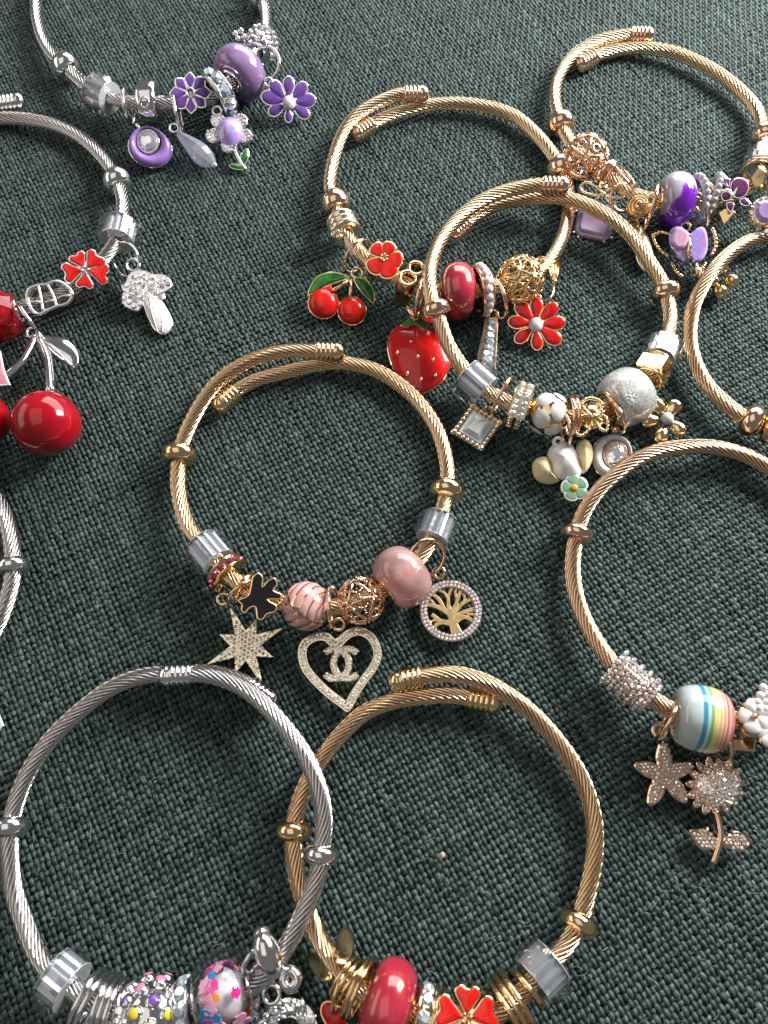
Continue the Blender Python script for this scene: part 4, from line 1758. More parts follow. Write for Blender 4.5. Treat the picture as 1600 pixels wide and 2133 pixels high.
# violet gem cluster, right edge
fr = Fr(1594, 440, 8.5, 0.6)
g = Geo()
plate(g, ellipse((0, 0), 30 * fr.k, 30 * fr.k), -4, 0.0, 0.3)
o = part('gem_flower_bead', B4.root, g, GOLD, fr.M, 'violet gem set in rose gold rhinestones at the right edge')
g = Geo()
plate(g, ellipse((0, 0), 20 * fr.k, 24 * fr.k, 0.3, 10), -0.1, 1.0, 0.8)
part('gem', o, g, OPAL)
g = Geo()
for j in range(14):
    a = 2 * math.pi * j / 14
    gem(g, (26 * fr.k * math.cos(a), 26 * fr.k * math.sin(a), 0.2), 4.6 * fr.k, n=6)
part('rhinestones', o, g, STONE_WARM, kind='stuff')
fr = Fr(1586, 478, 6.0, 0.5)
g = Geo()
for du, dv in ((0, 0), (16, 8), (10, -12), (-4, 14)):
    gem(g, fr.L3(1580 + du, 474 + dv, 0.2), 7 * fr.k, n=8)
part('rhinestone_cluster', B4.root, g, STONE, fr.M)
fr = Fr(1575, 372, 9.0, 0.6)
g = Geo()
plate(g, fr.Ls([(1560, 372), (1580, 345), (1598, 358), (1590, 388), (1570, 392)]), -4, 0.4, 0.4)
part('gold_nugget', B4.root, g, GOLD, fr.M)

# bow charm with opal
o, fr = charm('bow_charm', 'gold bow charm holding a pink lilac emerald cut opal', 'charm', 1252, 425, 3.2, (1270, 380), 0.6)
for loop_pts, nm in (([(1256, 405), (1240, 388), (1222, 380), (1210, 388), (1214, 400), (1236, 406)], 'bow_loop'), ([(1257, 405), (1272, 394), (1292, 392), (1302, 402), (1296, 412), (1274, 412)], 'bow_loop')):
    g = Geo()
    tube(g, [fr.L3(x, y, 1.0) for x, y in crv(loop_pts, 5)], 3.6 * fr.k, 8, True)
    part(nm, o, g, PALEGOLD)
for tl in ([(1254, 408), (1240, 416), (1222, 424)], [(1258, 408), (1268, 420), (1284, 432)]):
    g = Geo()
    tube(g, crv([fr.L3(x, y, 0.8) for x, y in tl], 5, False), [3.0 * fr.k] * 11, 8)
    part('bow_tail', o, g, PALEGOLD)
g = Geo()
sphere(g, fr.L3(1256, 405, 1.3), 6 * fr.k, 14, 8)
part('bow_knot', o, g, PALEGOLD)
g = Geo()
plate(g, fr.Ls([(1258, 432), (1270, 426), (1280, 436), (1272, 448), (1260, 446)]), 0, 1.0, 0.3)
part('small_stone', o, g, OPALP)
st = fr.Ls([(1203, 438), (1195, 480), (1203, 492), (1256, 504), (1272, 496), (1280, 462), (1270, 446), (1216, 432)], -0.5)
g = Geo()
plate(g, st, -1.6, 0.4, 0.5)
plate(g, inset(ccw(st), 1.0), 0.35, 1.3, 0.6)
part('opal_stone', o, g, OPALP)
g = Geo()
for pu, pv in ((1195, 484), (1204, 494), (1258, 505), (1274, 496), (1200, 440), (1279, 460)):
    sphere(g, fr.L3(pu, pv, 0.3), 3.6 * fr.k, 8, 6)
part('prongs', o, g, PALEGOLD, kind='stuff')
jump_ring(o, B4, 1270, 367, R=30, r=3.8, metal=ROSE, turn=0.35)
jump_ring(o, None, 1304, 368, 8.5, 30, 3.8, ROSE, (0.55, 0.25, 0.65))
jump_ring(o, None, 1297, 412, 5.5, 27, 3.6, ROSE, (0.2, -0.5, 0.8))

# slim gold drop under the crossing cable
o, fr = charm('slim_drop_charm', 'slim gold drop charm half hidden under a crossing cable', 'charm', 1335, 515, 2.2, (1318, 468), 0.3)
g = Geo()
plate(g, px2mm(fr, [(1314, 478), (1328, 470), (1346, 482), (1356, 510), (1362, 536), (1352, 560), (1340, 565), (1326, 545), (1318, 512)]), -0.6, 0.5, 0.3, dome=0.6)
part('drop_plate', o, g, PALEGOLD)
loop(o, fr, 1319, 468, 10, 3.4, ROSE, 0.4)
jump_ring(o, B4, 1357, 430, R=44, r=4.2, metal=ROSE, turn=-0.05)

# opal butterfly
o, fr = charm('butterfly_charm', 'translucent lilac opal butterfly charm in a beaded gold frame', 'charm', 1432, 512, 3.6, (1440, 462), 0.55)
wing = px2mm(fr, [(1396, 482), (1411, 475), (1428, 484), (1436, 490), (1452, 478), (1465, 479), (1472, 502), (1470, 529), (1458, 547), (1443, 550), (1435, 542), (1425, 549), (1411, 543), (1404, 530), (1394, 516), (1392, 496)], 0, 4)
g = Geo()
plate(g, wing, 0.2, 1.8, 0.5)
part('opal_wing', o, g, OPAL)
g = Geo()
plate(g, px2mm(fr, [(1400, 486), (1411, 480), (1426, 488), (1432, 500), (1424, 520), (1410, 524), (1398, 512)], 0, 4), 1.9, 2.7, 0.5)
part('opal_wing', o, g, OPALP)
for ln in ([(1360, 490), (1364, 505), (1376, 522), (1392, 534)], [(1484, 478), (1490, 495), (1490, 515), (1482, 532)], [(1400, 550), (1408, 566), (1420, 576)], [(1468, 550), (1462, 562), (1448, 574)], [(1362, 490), (1376, 484), (1394, 488)]):
    g = Geo()
    q = crv([fr.L3(x, y, 0.2) for x, y in ln], 5, False)
    for p in q[::2]:
        sphere(g, p, 4.6 * fr.k, 10, 7)
    tube(g, q, 3.2 * fr.k, 6)
    part('beaded_frame', o, g, GOLD)
g = Geo()
tube(g, [fr.L3(1436, 490, 2.0), fr.L3(1436, 516, 2.2), fr.L3(1434, 545, 1.6)], [0.3, 0.55, 0.4], 8)
part('body', o, g, GOLD)
loop(o, fr, 1428, 473, 9, 3, GOLD, 0.2)
jump_ring(o, B4, 1449, 445, R=42, r=3.6, metal=ROSE, turn=0.2, z=5.0, at=(1460, 414))

# ---------------------------------------------------------------- gold bracelet with white charms
B5 = Bracelet('gold cable bracelet with white and glitter beads, lying over the red one',
              [(1140, 386, 8.8), (1106, 387, 8.4), (1047, 400, 8.0), (1000, 420, 8.0), (956, 453, 8.4), (924, 491, 9.2), (904, 532, 10), (895, 575, 10.6), (898, 618, 10.6), (910, 652, 9.8), (937, 725, 7.6), (985, 790, 6.2), (1040, 830, 5.8), (1078, 844, 5.8), (1140, 862, 5.8), (1190, 868, 5.8),
               (1240, 860, 5.9), (1305, 827, 6.4), (1352, 783, 6), (1378, 735, 5.4), (1396, 670, 4), (1385, 604, 4), (1356, 551, 4.8), (1314, 492, 5.8), (1262, 448, 6.6), (1185, 415, 6.0), (1102, 413, 3.8), (1039, 426, 3.6), (994, 447, 3.7), (965, 470, 3.9)], ROSE, GOLD_CABLE_PALE)
B5.end_cap(0)
B5.end_cap(1)
B5.stopper(909, 648, 33, 18, hi=0.4)
B5.stopper(1386, 606, 31, 17, lo=0.5)
B5.crystal(991, 796, 47, 56, 9)
B5.crystal(1376, 730, 41, 48)
B5.ring(1192, 869, 42, 4.2, 2, 9)

# opal square
o, fr = charm('square_opal_charm', 'milky square stone charm in a beaded gold frame', 'charm', 993, 892, 2.6, (1016, 860), 0.25)
sq = [(986, 856), (1030, 884), (1000, 926), (955, 899)]
st = fr.Ls(sq, 0.6)
g = Geo()
plate(g, st, 0, 0.9, 0.15)
plate(g, inset(ccw(st), 0.25), 0.85, 1.7, 1.3)
part('opal_stone', o, g, OPALW)
fb = inset(ccw(fr.Ls(sq)), -0.75)
g = Geo()
plate(g, inset(ccw(fb), -0.45), -1.6, 0.2, 0.2)
pf = part('frame', o, g, PALEGOLD)
g = Geo()
for i in range(4):
    a, bb = Vector(fb[i]), Vector(fb[(i + 1) % 4])
    for j in range(6):
        p = a.lerp(bb, j / 6)
        sphere(g, (p.x, p.y, 0.55), 0.62 if j else 0.85, 10, 6)
part('beading', pf, g, PALEGOLD, kind='stuff')
loop(o, fr, 1016, 858, 11, 3, GOLD, 0.2)
jump_ring(o, B5, 1046, 822, R=42, r=3.8, metal=ROSE, turn=0.0)

# hexagonal rhinestone spacer
def b(g, k):
    lathe(g, [(1.8, -19 * k), (46 * k, -19 * k), (50 * k, -17 * k), (50 * k, 17 * k), (46 * k, 19 * k), (1.8, 19 * k)], 6, False, phase=math.pi / 6)


o, M, k = B5.bead('hexagon_spacer', 1079, 844, b, 'six sided gold spacer with double rows of clear rhinestones', PALEGOLD)
g = Geo()
for f in range(6):
    a = f * math.pi / 3
    d = Vector((math.cos(a), math.sin(a), 0))
    t = Vector((-math.sin(a), math.cos(a), 0))
    for r_ in (-1, 1):
        for q in range(4):
            gem(g, d * (50 * k * math.cos(math.pi / 6) + 0.05) + t * (q - 1.5) * 12 * k + Vector((0, 0, r_ * 8.5 * k)), 6.2 * k, h=0.3, nrm=d, n=8, tilt=0.05)
part('rhinestones', o, g, STONE_WARM, kind='stuff')

# white petal ball
def b(g, k):
    sphere(g, (0, 0, 0), 44 * k, 36, 20)


o, M, k = B5.bead('petal_ball_bead', 1143, 862, b, 'gold ball bead with white enamel petals', GOLD)
r = 44 * k
for row, (zc, off) in enumerate(((-0.42, 0), (0.42, 0.5))):
    for j in range(5):
        a = 2 * math.pi * (j + off) / 5 + 0.35
        g = Geo()
        c3 = Vector((math.cos(a) * math.cos(zc), math.sin(a) * math.cos(zc), math.sin(zc)))
        e1 = Vector((-math.sin(a), math.cos(a), 0))
        e2 = c3.cross(e1)
        vs, fs = [], []
        n, lv = 16, 4
        for q in range(lv + 1):
            for w in range(n):
                t = 2 * math.pi * w / n
                s_ = q / lv
                x, y = 0.55 * s_ * math.cos(t), 0.52 * s_ * math.sin(t) * (1 - 0.25 * math.cos(t) ** 2)
                p = (c3 + e1 * x + e2 * y).normalized() * r * (1.055 - 0.05 * s_ ** 3)
                vs.append(p)
        for q in range(lv):
            for w in range(n):
                w2 = (w + 1) % n
                fs.append((q * n + w, q * n + w2, (q + 1) * n + w2, (q + 1) * n + w))
        g.add(vs, fs, True)
        part('petal', o, g, WHITE)

# gold ribbon bow bead
fr = Fr(1234, 864, 8.6, 0.6)
g = Geo()
lathe(g, [(0.01, -5.5), (2.6, -5.5), (3.0, -0.6), (0.01, 0.0)], 24)
o = part('bow_bead', B5.root, g, GOLD, fr.M, 'gold ribbon bow bead with beaded edges')
for lp in ([(1236, 868), (1216, 850), (1214, 836), (1230, 829), (1250, 836), (1254, 852), (1244, 864)], [(1236, 868), (1214, 866), (1202, 880), (1200, 902), (1214, 906), (1230, 890)], [(1240, 868), (1258, 866), (1266, 880), (1264, 896), (1250, 892)]):
    g = Geo()
    q = [fr.L3(x, y, 0.6) for x, y in crv(lp, 5)]
    tube(g, q, 3.6 * fr.k, 8, True)
    for p in q[::2]:
        sphere(g, (p[0], p[1], p[2] + 0.25), 2.8 * fr.k, 8, 6)
    part('ribbon_loop', o, g, GOLD)
g = Geo()
sphere(g, fr.L3(1238, 868, 1.0), 8 * fr.k, 14, 9)
for a in (-0.6, 0, 0.6):
    tube(g, [fr.L3(1242, 868, 1.0), fr.L3(1242 + 26 * math.cos(a), 868 - 26 * math.sin(a), 0.4)], 2.4 * fr.k, 8)
part('ribbon_knot', o, g, GOLD)
B5.ring(1275, 848, 34, 5.5, 3, 10)
B5.round_bead(1307, 826, 61, 44, GLITTER, 'clear round bead full of silver glitter', pw=0.62)


def b(g, k):
    h = 20 * k
    lathe(g, [(1.8, -h), (34 * k, -h), (38 * k, -h * 0.85), (38 * k, h * 0.85), (34 * k, h), (1.8, h)], 4, False, phase=0.3)
    for sg in (-1, 1):
        torus(g, 26 * k, 4 * k, 30, 8, Matrix.Translation((0, 0, sg * 24 * k)))


B5.bead('cube_bead', 1362, 768, b, 'polished gold cube bead beside the clear crystal', GOLD)

# white oval pendant
o, fr = oval_pendant('oval_pendant', 'white enamel oval pendant with a clear stone, partly under a gold cable', 1274, 950, 1.5, 41, 48, 1281, 949, 22, 27, ROSE, WHITE, 0.2, (1278, 905), -0.15)
g = Geo()
sphere(g, fr.L3(1281, 896, 0.5), 1.2, 14, 9)
part('bail_ball', o, g, ROSE)
jump_ring(o, B5, 1281, 868, R=36, r=4, metal=ROSE, at=(1275, 848))

# white and cream lobed charm
o, fr = charm('lobed_charm', 'white glazed charm with two cream lobes and a sage green flower', 'charm', 1178, 972, 3.6, (1163, 918), 0.35)
hd = px2mm(fr, [(1146, 932), (1158, 921), (1178, 919), (1194, 928), (1204, 950), (1212, 975), (1208, 990), (1192, 997), (1168, 996), (1156, 985), (1150, 960), (1142, 945)])
g = Geo()
plate(g, hd, -2.2, 0.4, 0.9, dome=1.7)
part('white_body', o, g, GLAZE)
for lb in ([(1152, 966), (1143, 951), (1126, 950), (1112, 960), (1111, 980), (1120, 997), (1140, 1005), (1160, 1003), (1167, 996), (1156, 986)], [(1203, 955), (1202, 935), (1206, 920), (1220, 913), (1232, 922), (1237, 945), (1231, 968), (1220, 982), (1212, 978)]):
    g = Geo()
    plate(g, px2mm(fr, lb), -2.0, -0.2, 0.8, dome=1.5)
    part('cream_lobe', o, g, CREAM)
fc = (1197, 1016)
for j in range(5):
    a = math.radians(90 + 72 * j + 12)
    out = petal_outline(fr, fc, (fc[0] + 29 * math.cos(a), fc[1] - 29 * math.sin(a)), 0.98, 0.05, 'round')
    cloison(o, fr, out, -1.2, 0.2, WHITE, SAGE, 3.0, 'petal', 0.06, 0.1)
g = Geo()
sphere(g, fr.L3(fc[0], fc[1], 0.4), 7.5 * fr.k, 14, 8, (1, 1, 0.5))
part('flower_centre', o, g, ORANGE)
g = Geo()
torus(g, 9 * fr.k, 4 * fr.k, 24, 8, Matrix.Translation((*fr.L(1162, 922), 0.4)))
part('bail_loop', o, g, WHITE)
jump_ring(o, B5, 1177, 893, R=34, r=3.8, metal=ROSE, at=(1185, 868), turn=0.2)

# golden five-petal flower with pearl
o, fr = charm('gold_flower_charm', 'polished gold flower charm of five round petals with white pearl', 'charm', 1387, 874, 2.4, (1362, 835), 0.35)
for pu, pv in ((1371, 847), (1402, 851), (1410, 891), (1378, 906), (1354, 876)):
    a = Vector(fr.L(1390, 872))
    bb = Vector(fr.L(pu, pv))
    g = Geo()
    d = (bb - a)
    Q = Matrix.Translation((bb.x, bb.y, 0)) @ Matrix.Rotation(math.atan2(d.y, d.x), 4, 'Z')
    vs0 = Geo()
    sphere(vs0, (0, 0, 0), 19 * fr.k, 22, 14, (1.12, 1.0, 0.7))
    vs = []
    for x, y, z in vs0.v:
        t = (x / (19 * fr.k * 1.12) + 1) / 2
        vs.append((x, y * (0.55 + 0.5 * t), z * (0.6 + 0.45 * t)))
    g.add(vs, vs0.f, True, Q)
    part('petal', o, g, GOLD)
g = Geo()
sphere(g, fr.L3(1390, 872, 0.9), 13 * fr.k, 20, 12)
part('pearl', o, g, WHITE)
for q, (pu, pv) in enumerate(((1362, 832), (1359, 820), (1366, 810))):
    loop(o, fr, pu, pv, 6, 2.2, GOLD, 0.6)

# ---------------------------------------------------------------- gold bracelet cut by the right edge
B6 = Bracelet('gold cable bracelet cut by the right edge, without charms in view',
              [(1760, 490, 3), (1680, 480, 3), (1602, 488, 3.4), (1540, 514, 5), (1485, 565, 6.6), (1448, 630, 5.4), (1437, 690, 4), (1446, 750, 3.4), (1476, 806, 3.2), (1530, 856, 3.6), (1565, 876, 4), (1612, 896, 4.6), (1690, 905, 5), (1780, 880, 4)], ROSE, GOLD_CABLE)
B6.stopper(1563, 874, 34, 20)
fr = Fr(1505, 588, 2.6, 0.4)
g = Geo()
for (u, v, r) in ((1502, 558, 15), (1524, 585, 15), (1500, 608, 16), (1484, 586, 14)):
    sphere(g, fr.L3(u, v, 0), r * fr.k, 16, 10)
o = part('ball_spacer', B6.root, g, GOLD, fr.M, 'gold spacer of small polished balls behind the cable')
g = Geo()
for (u, v) in ((1448, 566), (1455, 574), (1462, 582)):
    torus(g, 16 * fr.k, 4 * fr.k, 24, 8, Matrix.Translation((*fr.L(u + 6, v), 0)) @ Matrix.Rotation(1.2, 4, 'Y'))
part('coil', o, g, ROSE)
B6.bead('spiky_bead', 1606, 902, lambda g, k: [lathe(g, [(1.8, -20 * k), (30 * k, -16 * k), (34 * k, 0), (30 * k, 16 * k), (1.8, 20 * k)], 18, False)] and None, 'gold faceted bead at the right edge beside the stopper', GOLD)

# ---------------------------------------------------------------- middle gold bracelet with pink beads
B7 = Bracelet('gold cable bracelet with pink beads and rhinestone star and heart charms, in the middle',
              [(670, 732, 5.0), (608, 730, 4.8), (554, 739, 4.6), (509, 757, 4.2), (468, 784, 3.8), (437, 816, 3.4), (410, 858, 3), (386, 908, 2.7), (374, 952, 2.6), (372, 1020, 2.8), (392, 1095, 4), (437, 1150, 5), (472, 1192, 5.5), (512, 1225, 5.8), (570, 1250, 6), (635, 1262, 6),
               (690, 1264, 6), (754, 1250, 6.2), (836, 1203, 6.6), (884, 1150, 6), (908, 1103, 5.2), (930, 1030, 3.5), (930, 960, 2.4), (908, 890, 2), (860, 825, 1.9), (790, 775, 1.9), (715, 756, 1.9), (650, 762, 1.9), (590, 776, 1.9), (538, 790, 1.9), (502, 808, 1.9), (484, 822, 1.9)], GOLD, GOLD_CABLE)
B7.end_cap(0)
B7.end_cap(1)
B7.stopper(375, 950, 37, 20, hi=0.5)
B7.stopper(932, 1025, 37, 20, lo=0.5)
B7.crystal(438, 1150, 47, 60)
B7.crystal(908, 1103, 44, 56)
B7.rondelle(471, 1193, 44, 24, STONE_PINK, 'silver spacer set with deep pink rhinestones', 12, 9.5)
B7.ring(508, 1222, 30, 6, 1)
# polished clover, its dark reflection painted in black
fr = Fr(540, 1244, 9.0, 0.6)
cl = px2mm(fr, [(526, 1202), (538, 1193), (549, 1203), (548, 1220), (559, 1208), (573, 1204), (579, 1218), (571, 1230), (587, 1238), (583, 1249), (560, 1250), (577, 1262), (574, 1275), (557, 1280), (548, 1291), (536, 1289), (532, 1266), (520, 1268), (511, 1278), (502, 1272), (503, 1260), (495, 1250), (516, 1240), (522, 1222)], 0, 4)
g = Geo()
plate(g, cl, -6.2, 0.3, 0.12)
o = part('clover_bead', B7.root, g, GOLD, fr.M, 'polished clover bead with dark reflection painted on top, thin gold outline')
g = Geo()
plate(g, inset(ccw(cl), 0.24), 0.2, 0.36, 0.04)
part('enamel', o, g, PAINTED_REFLECTION)  # black fill imitates the dark that the polished top mirrors

# pink woven ball
def b(g, k):
    sphere(g, (0, 0, 0), 49 * k, 36, 20)


o, M, k = B7.bead('woven_ball_bead', 636, 1262, b, 'pale pink ball bead with crossing gold lines', GOLD)
r = 49 * k
split = Vector((0.35, -0.75, 0.55)).normalized()
A1 = Vector((0.30, 0.30, 0.90)).normalized()
A2 = Vector((0.25, -0.80, -0.55)).normalized()
for A, sgn in ((A1, 1), (A2, -1)):
    e1 = A.orthogonal().normalized()
    e2 = A.cross(e1)
    for bi in range(7):
        l0 = -1.35 + bi * 0.39
        g = Geo()
        vs, fs, keep = [], [], []
        n, lv = 56, 6
        for q in range(lv + 1):
            la = l0 + 0.33 * q / lv
            for w in range(n):
                t = 2 * math.pi * w / n
                d = A * math.sin(la) + (e1 * math.cos(t) + e2 * math.sin(t)) * math.cos(la)
                h = 1.0 + 0.055 * math.sin(math.pi * q / lv) ** 0.6
                vs.append(d * r * h)
                keep.append((d.dot(split) - 0.05) * sgn > 0)
        for q in range(lv):
            for w in range(n):
                w2 = (w + 1) % n
                f = (q * n + w, q * n + w2, (q + 1) * n + w2, (q + 1) * n + w)
                if all(keep[i] for i in f):
                    fs.append(f)
        if fs:
            used = sorted({i for f in fs for i in f})
            mp = {i: j for j, i in enumerate(used)}
            g.add([vs[i] for i in used], [tuple(mp[i] for i in f) for f in fs], True)
            part('pink_band', o, g, PINKE)
lattice_ball('filigree_bead', B7, 754, 1250, 48, ROSE, 'rose gold openwork ball bead beside the pink bead', 'dots')
B7.round_bead(836, 1203, 67, 46, BEAD_PINK, 'translucent rosy pink round glass bead')

# eight-pointed star
o, fr = charm('star_charm', 'eight pointed pale gold star charm covered in rhinestones', 'charm', 512, 1345, 1.0, (468, 1250), 0.0)
ct = (512, 1345)
lt = [(479, 1264), (592, 1308), (548, 1431), (428, 1386)]
sh = [(537, 1288), (570, 1369), (489, 1405), (455, 1321)]
tips = [lt[0], sh[0], lt[1], sh[1], lt[2], sh[2], lt[3], sh[3]]
out = []
for i in range(8):
    a, bb = Vector(tips[i]) - Vector(ct), Vector(tips[(i + 1) % 8]) - Vector(ct)
    out.append(tips[i])
    m = (a.normalized() + bb.normalized()).normalized() * 33
    out.append((ct[0] + m.x, ct[1] + m.y))
st = ccw(fr.Ls(out))
g = Geo()
plate(g, st, -0.7, 0.35, 0.15)
part('star_plate', o, g, PALEGOLD)
part('rhinestones', o, pave(st, 0.43, 0.40, 0.6), STONE_WARM, kind='stuff')
loop(o, fr, 467, 1250, 12, 4, GOLD, 1.0)
jump_ring(o, B7, 505, 1232, R=36, r=4, metal=ROSE, turn=-0.35)

# heart with two linked letters
o, fr = charm('heart_charm', 'open heart charm of rhinestones around two interlocked letters', 'charm', 710, 1390, 1.0, (707, 1305), 0.0)
hz = [(1120, 930), (1160, 895), (1230, 845), (1330, 830), (1430, 880), (1490, 980), (1500, 1080), (1460, 1180), (1390, 1275), (1310, 1395), (1228, 1530), (1150, 1490), (1020, 1390), (900, 1270), (830, 1170), (805, 1060), (820, 970), (880, 905), (970, 870), (1060, 880)]
ho = ccw(crv(fr.Ls([(420 + x / 4, 1100 + y / 4) for x, y in hz]), 4))
hi_ = inset(ho, 17.5 * fr.k)
g = Geo()
band(g, ho, hi_, -0.6, 0.35)
ph = part('heart_frame', o, g, PALEGOLD)
g = Geo()
mid1 = inset(ho, 5.6 * fr.k)
mid2 = inset(ho, 12.2 * fr.k)


def walk(path, step):
    res = []
    acc = 0.0
    n = len(path)
    for i in range(n):
        a, bb = Vector(path[i]), Vector(path[(i + 1) % n])
        L = (bb - a).length
        while acc < L:
            res.append(a.lerp(bb, acc / L))
            acc += step
        acc -= L
    return res


for q, md in enumerate((mid1, mid2)):
    for p in walk(md, 7.4 * fr.k):
        gem(g, (p.x, p.y, 0.42), 3.7 * fr.k, n=6, tilt=0.2)
part('rhinestones', ph, g, STONE_WARM, kind='stuff')
for cx, s_ in ((724, 1), (698, -1)):
    arc = []
    for j in range(25):
        a = math.radians(48 + 264 * j / 24)
        arc.append((cx + s_ * 29 * math.cos(a) * 1.0, 1383 - 31 * math.sin(a)))
    # straight short serif-less ends as on the charm
    L2 = fr.Ls(arc)
    g = Geo()
    strip(g, L2, [14.5 * fr.k] * 25, -0.5, 0.45 if s_ > 0 else 0.38)
    pl_ = part('letter', o, g, PALEGOLD)
    g = Geo()
    for off in (-3.4, 3.4):
        for j in range(25):
            a = Vector(L2[max(j - 1, 0)])
            bb = Vector(L2[min(j + 1, 24)])
            t = (bb - a).normalized()
            p = Vector(L2[j]) + Vector((-t.y, t.x)) * off * fr.k
            gem(g, (p.x, p.y, 0.5), 3.2 * fr.k, n=6, tilt=0.2)
    part('rhinestones', pl_, g, STONE_WARM, kind='stuff')
g = Geo()
strip(g, fr.Ls([(704, 1328), (708, 1345), (711, 1358)]), [11 * fr.k, 8 * fr.k, 10 * fr.k], -0.5, 0.3)
part('link', o, g, PALEGOLD)
loop(o, fr, 706, 1302, 12, 4, GOLD, 0.6)
jump_ring(o, B7, 688, 1266, R=40, r=4, metal=ROSE)
g = Geo()
sphere(g, fr.Mi @ P(691, 1226, 10.5), 0.75, 12, 8)
part('ring_ball', o, g, ROSE)

# tree disc
o, fr = charm('tree_disc_charm', 'round gold tree charm framed with a ring of rhinestones', 'charm', 939, 1272, 1.2, (912, 1190), 0.0)
c = fr.L(939, 1272)
R1, R2 = 65 * fr.k, 49 * fr.k
g = Geo()
band(g, ellipse(c, R1, R1, 0, 64), ellipse(c, R2, R2, 0, 64), -0.7, 0.35)
pr_ = part('rim', o, g, PALEGOLD)
g = Geo()
for q, (rr, nn) in enumerate(((0.935, 46), (0.82, 40))):
    for j in range(nn):
        a = 2 * math.pi * j / nn
        gem(g, (c[0] + R1 * rr * math.cos(a), c[1] + R1 * rr * math.sin(a), 0.4), 3.9 * fr.k, n=6, tilt=0.2)
part('rhinestones', pr_, g, STONE_LILAC, kind='stuff')


def zz(x, y):
    return fr.L(740 + x / 5.333, 1050 + y / 5.333)


def br(pts):
    g = Geo()
    strip(g, crv([zz(x, y) for x, y, w in pts], 4, False), list(np.interp(np.linspace(0, len(pts) - 1, 4 * (len(pts) - 1) + 1), range(len(pts)), [w * 1.02 / 5.333 * fr.k for _, _, w in pts])), -0.45, 0.2 + random.uniform(0, 0.03))
    return g


part('trunk', o, br([(1140, 1455, 120), (1095, 1340, 95), (1065, 1200, 90)]), SATIN_GOLD)
for pts in ([(1055, 1230, 75), (1035, 1120, 40), (1040, 1010, 32), (1080, 925, 28)], [(1075, 1220, 70), (1125, 1100, 42), (1170, 960, 36)], [(1080, 1230, 60), (1180, 1115, 42), (1285, 1055, 38)],
            [(1085, 1270, 60), (1200, 1205, 46), (1320, 1165, 42)], [(1100, 1320, 60), (1210, 1255, 44), (1310, 1300, 40)], [(1060, 1230, 60), (930, 1150, 46), (800, 1115, 40)],
            [(990, 1180, 44), (930, 1060, 40), (845, 995, 36)], [(1080, 1330, 60), (950, 1300, 48), (850, 1225, 36)], [(1000, 1310, 44), (905, 1335, 42), (880, 1400, 36)], [(1035, 1060, 30), (985, 985, 28), (930, 960, 26)], [(1210, 1100, 30), (1215, 1040, 28), (1200, 985, 26)], [(880, 1130, 30), (840, 1070, 28), (805, 1060, 26)], [(1240, 1230, 30), (1300, 1225, 26), (1330, 1240, 24)], [(1135, 1060, 28), (1110, 990, 26), (1125, 940, 24)], [(920, 1290, 30), (880, 1290, 26), (840, 1310, 24)]):
    part('branch', o, br(pts), SATIN_GOLD)
loop(o, fr, 914, 1194, 12, 4, GOLD, 0.6)
jump_ring(o, None, 889, 1162, 6.0, 40, 4, ROSE, (0.35, -0.55, 0.75))

# ---------------------------------------------------------------- gold bracelet with the rainbow bead
B8 = Bracelet('gold cable bracelet with rainbow striped bead, starfish and sunflower charms',
              [(1720, 1080, 2), (1650, 1010, 2.2), (1590, 968, 2.6), (1544, 946, 3), (1487, 932, 3.8), (1431, 931, 4.6), (1375, 939, 5), (1331, 955, 5), (1288, 984, 4.6), (1246, 1024, 3.8), (1213, 1076, 3), (1197, 1135, 2.6), (1193, 1190, 2.6), (1202, 1248, 2.9), (1224, 1304, 3.4), (1264, 1368, 4.4), (1320, 1425, 5.6), (1390, 1475, 6.2),
               (1462, 1497, 7), (1530, 1500, 6.8), (1600, 1492, 6.6), (1680, 1465, 5)], ROSE, GOLD_CABLE_ROSE)
B8.stopper(1207, 1114, 35, 17)
o, M, k = B8.bead('pave_tube_bead', 1317, 1422, lambda g, k: lathe(g, [(1.8, -52 * k), (26 * k, -52 * k), (30 * k, -46 * k), (30 * k, 46 * k), (26 * k, 52 * k), (1.8, 52 * k)], 30), 'gold tube bead bristling with rows of small rhinestones')
g = Geo()
for j in range(10):
    rr = (34 + 7 * (j % 2 == 0)) * k
    nn = 20
    for q in range(nn):
        a = 2 * math.pi * (q + 0.5 * (j % 2)) / nn
        gem(g, (rr * math.cos(a), rr * math.sin(a), (-46 + 10.2 * j) * k), 5.6 * k, nrm=(math.cos(a), math.sin(a), random.uniform(-0.3, 0.3)), n=6, tilt=0.3)
part('rhinestones', o, g, STONE_WARM, kind='stuff')
RAINBOW = stripes_mat('rainbow_glass', [(0.0, (0.50, 0.55, 0.55)), (0.30, (0.48, 0.56, 0.56)), (0.355, (0.50, 0.60, 0.60)), (0.375, (0.04, 0.26, 0.40)), (0.43, (0.05, 0.30, 0.44)), (0.45, (0.50, 0.64, 0.62)), (0.48, (0.45, 0.62, 0.55)), (0.50, (0.16, 0.40, 0.16)),
                                        (0.535, (0.20, 0.46, 0.18)), (0.55, (0.66, 0.66, 0.40)), (0.58, (0.78, 0.62, 0.12)), (0.625, (0.74, 0.66, 0.40)), (0.64, (0.78, 0.40, 0.10)), (0.69, (0.76, 0.62, 0.48)), (0.705, (0.72, 0.22, 0.10)), (0.75, (0.74, 0.54, 0.46)), (0.77, (0.62, 0.09, 0.09)), (0.83, (0.70, 0.44, 0.38)), (0.86, (0.50, 0.10, 0.10)), (1.0, (0.58, 0.36, 0.30))][:31], 57 * 0.0985)
B8.round_bead(1462, 1497, 69, 55, RAINBOW, 'milky round bead with rainbow stripes', pw=0.6)
fr = Fr(1575, 1500, 9.5, 0.3)
g = Geo()
lathe(g, [(0.01, -7), (3, -7), (3.2, 0), (0.01, 0.3)], 24)
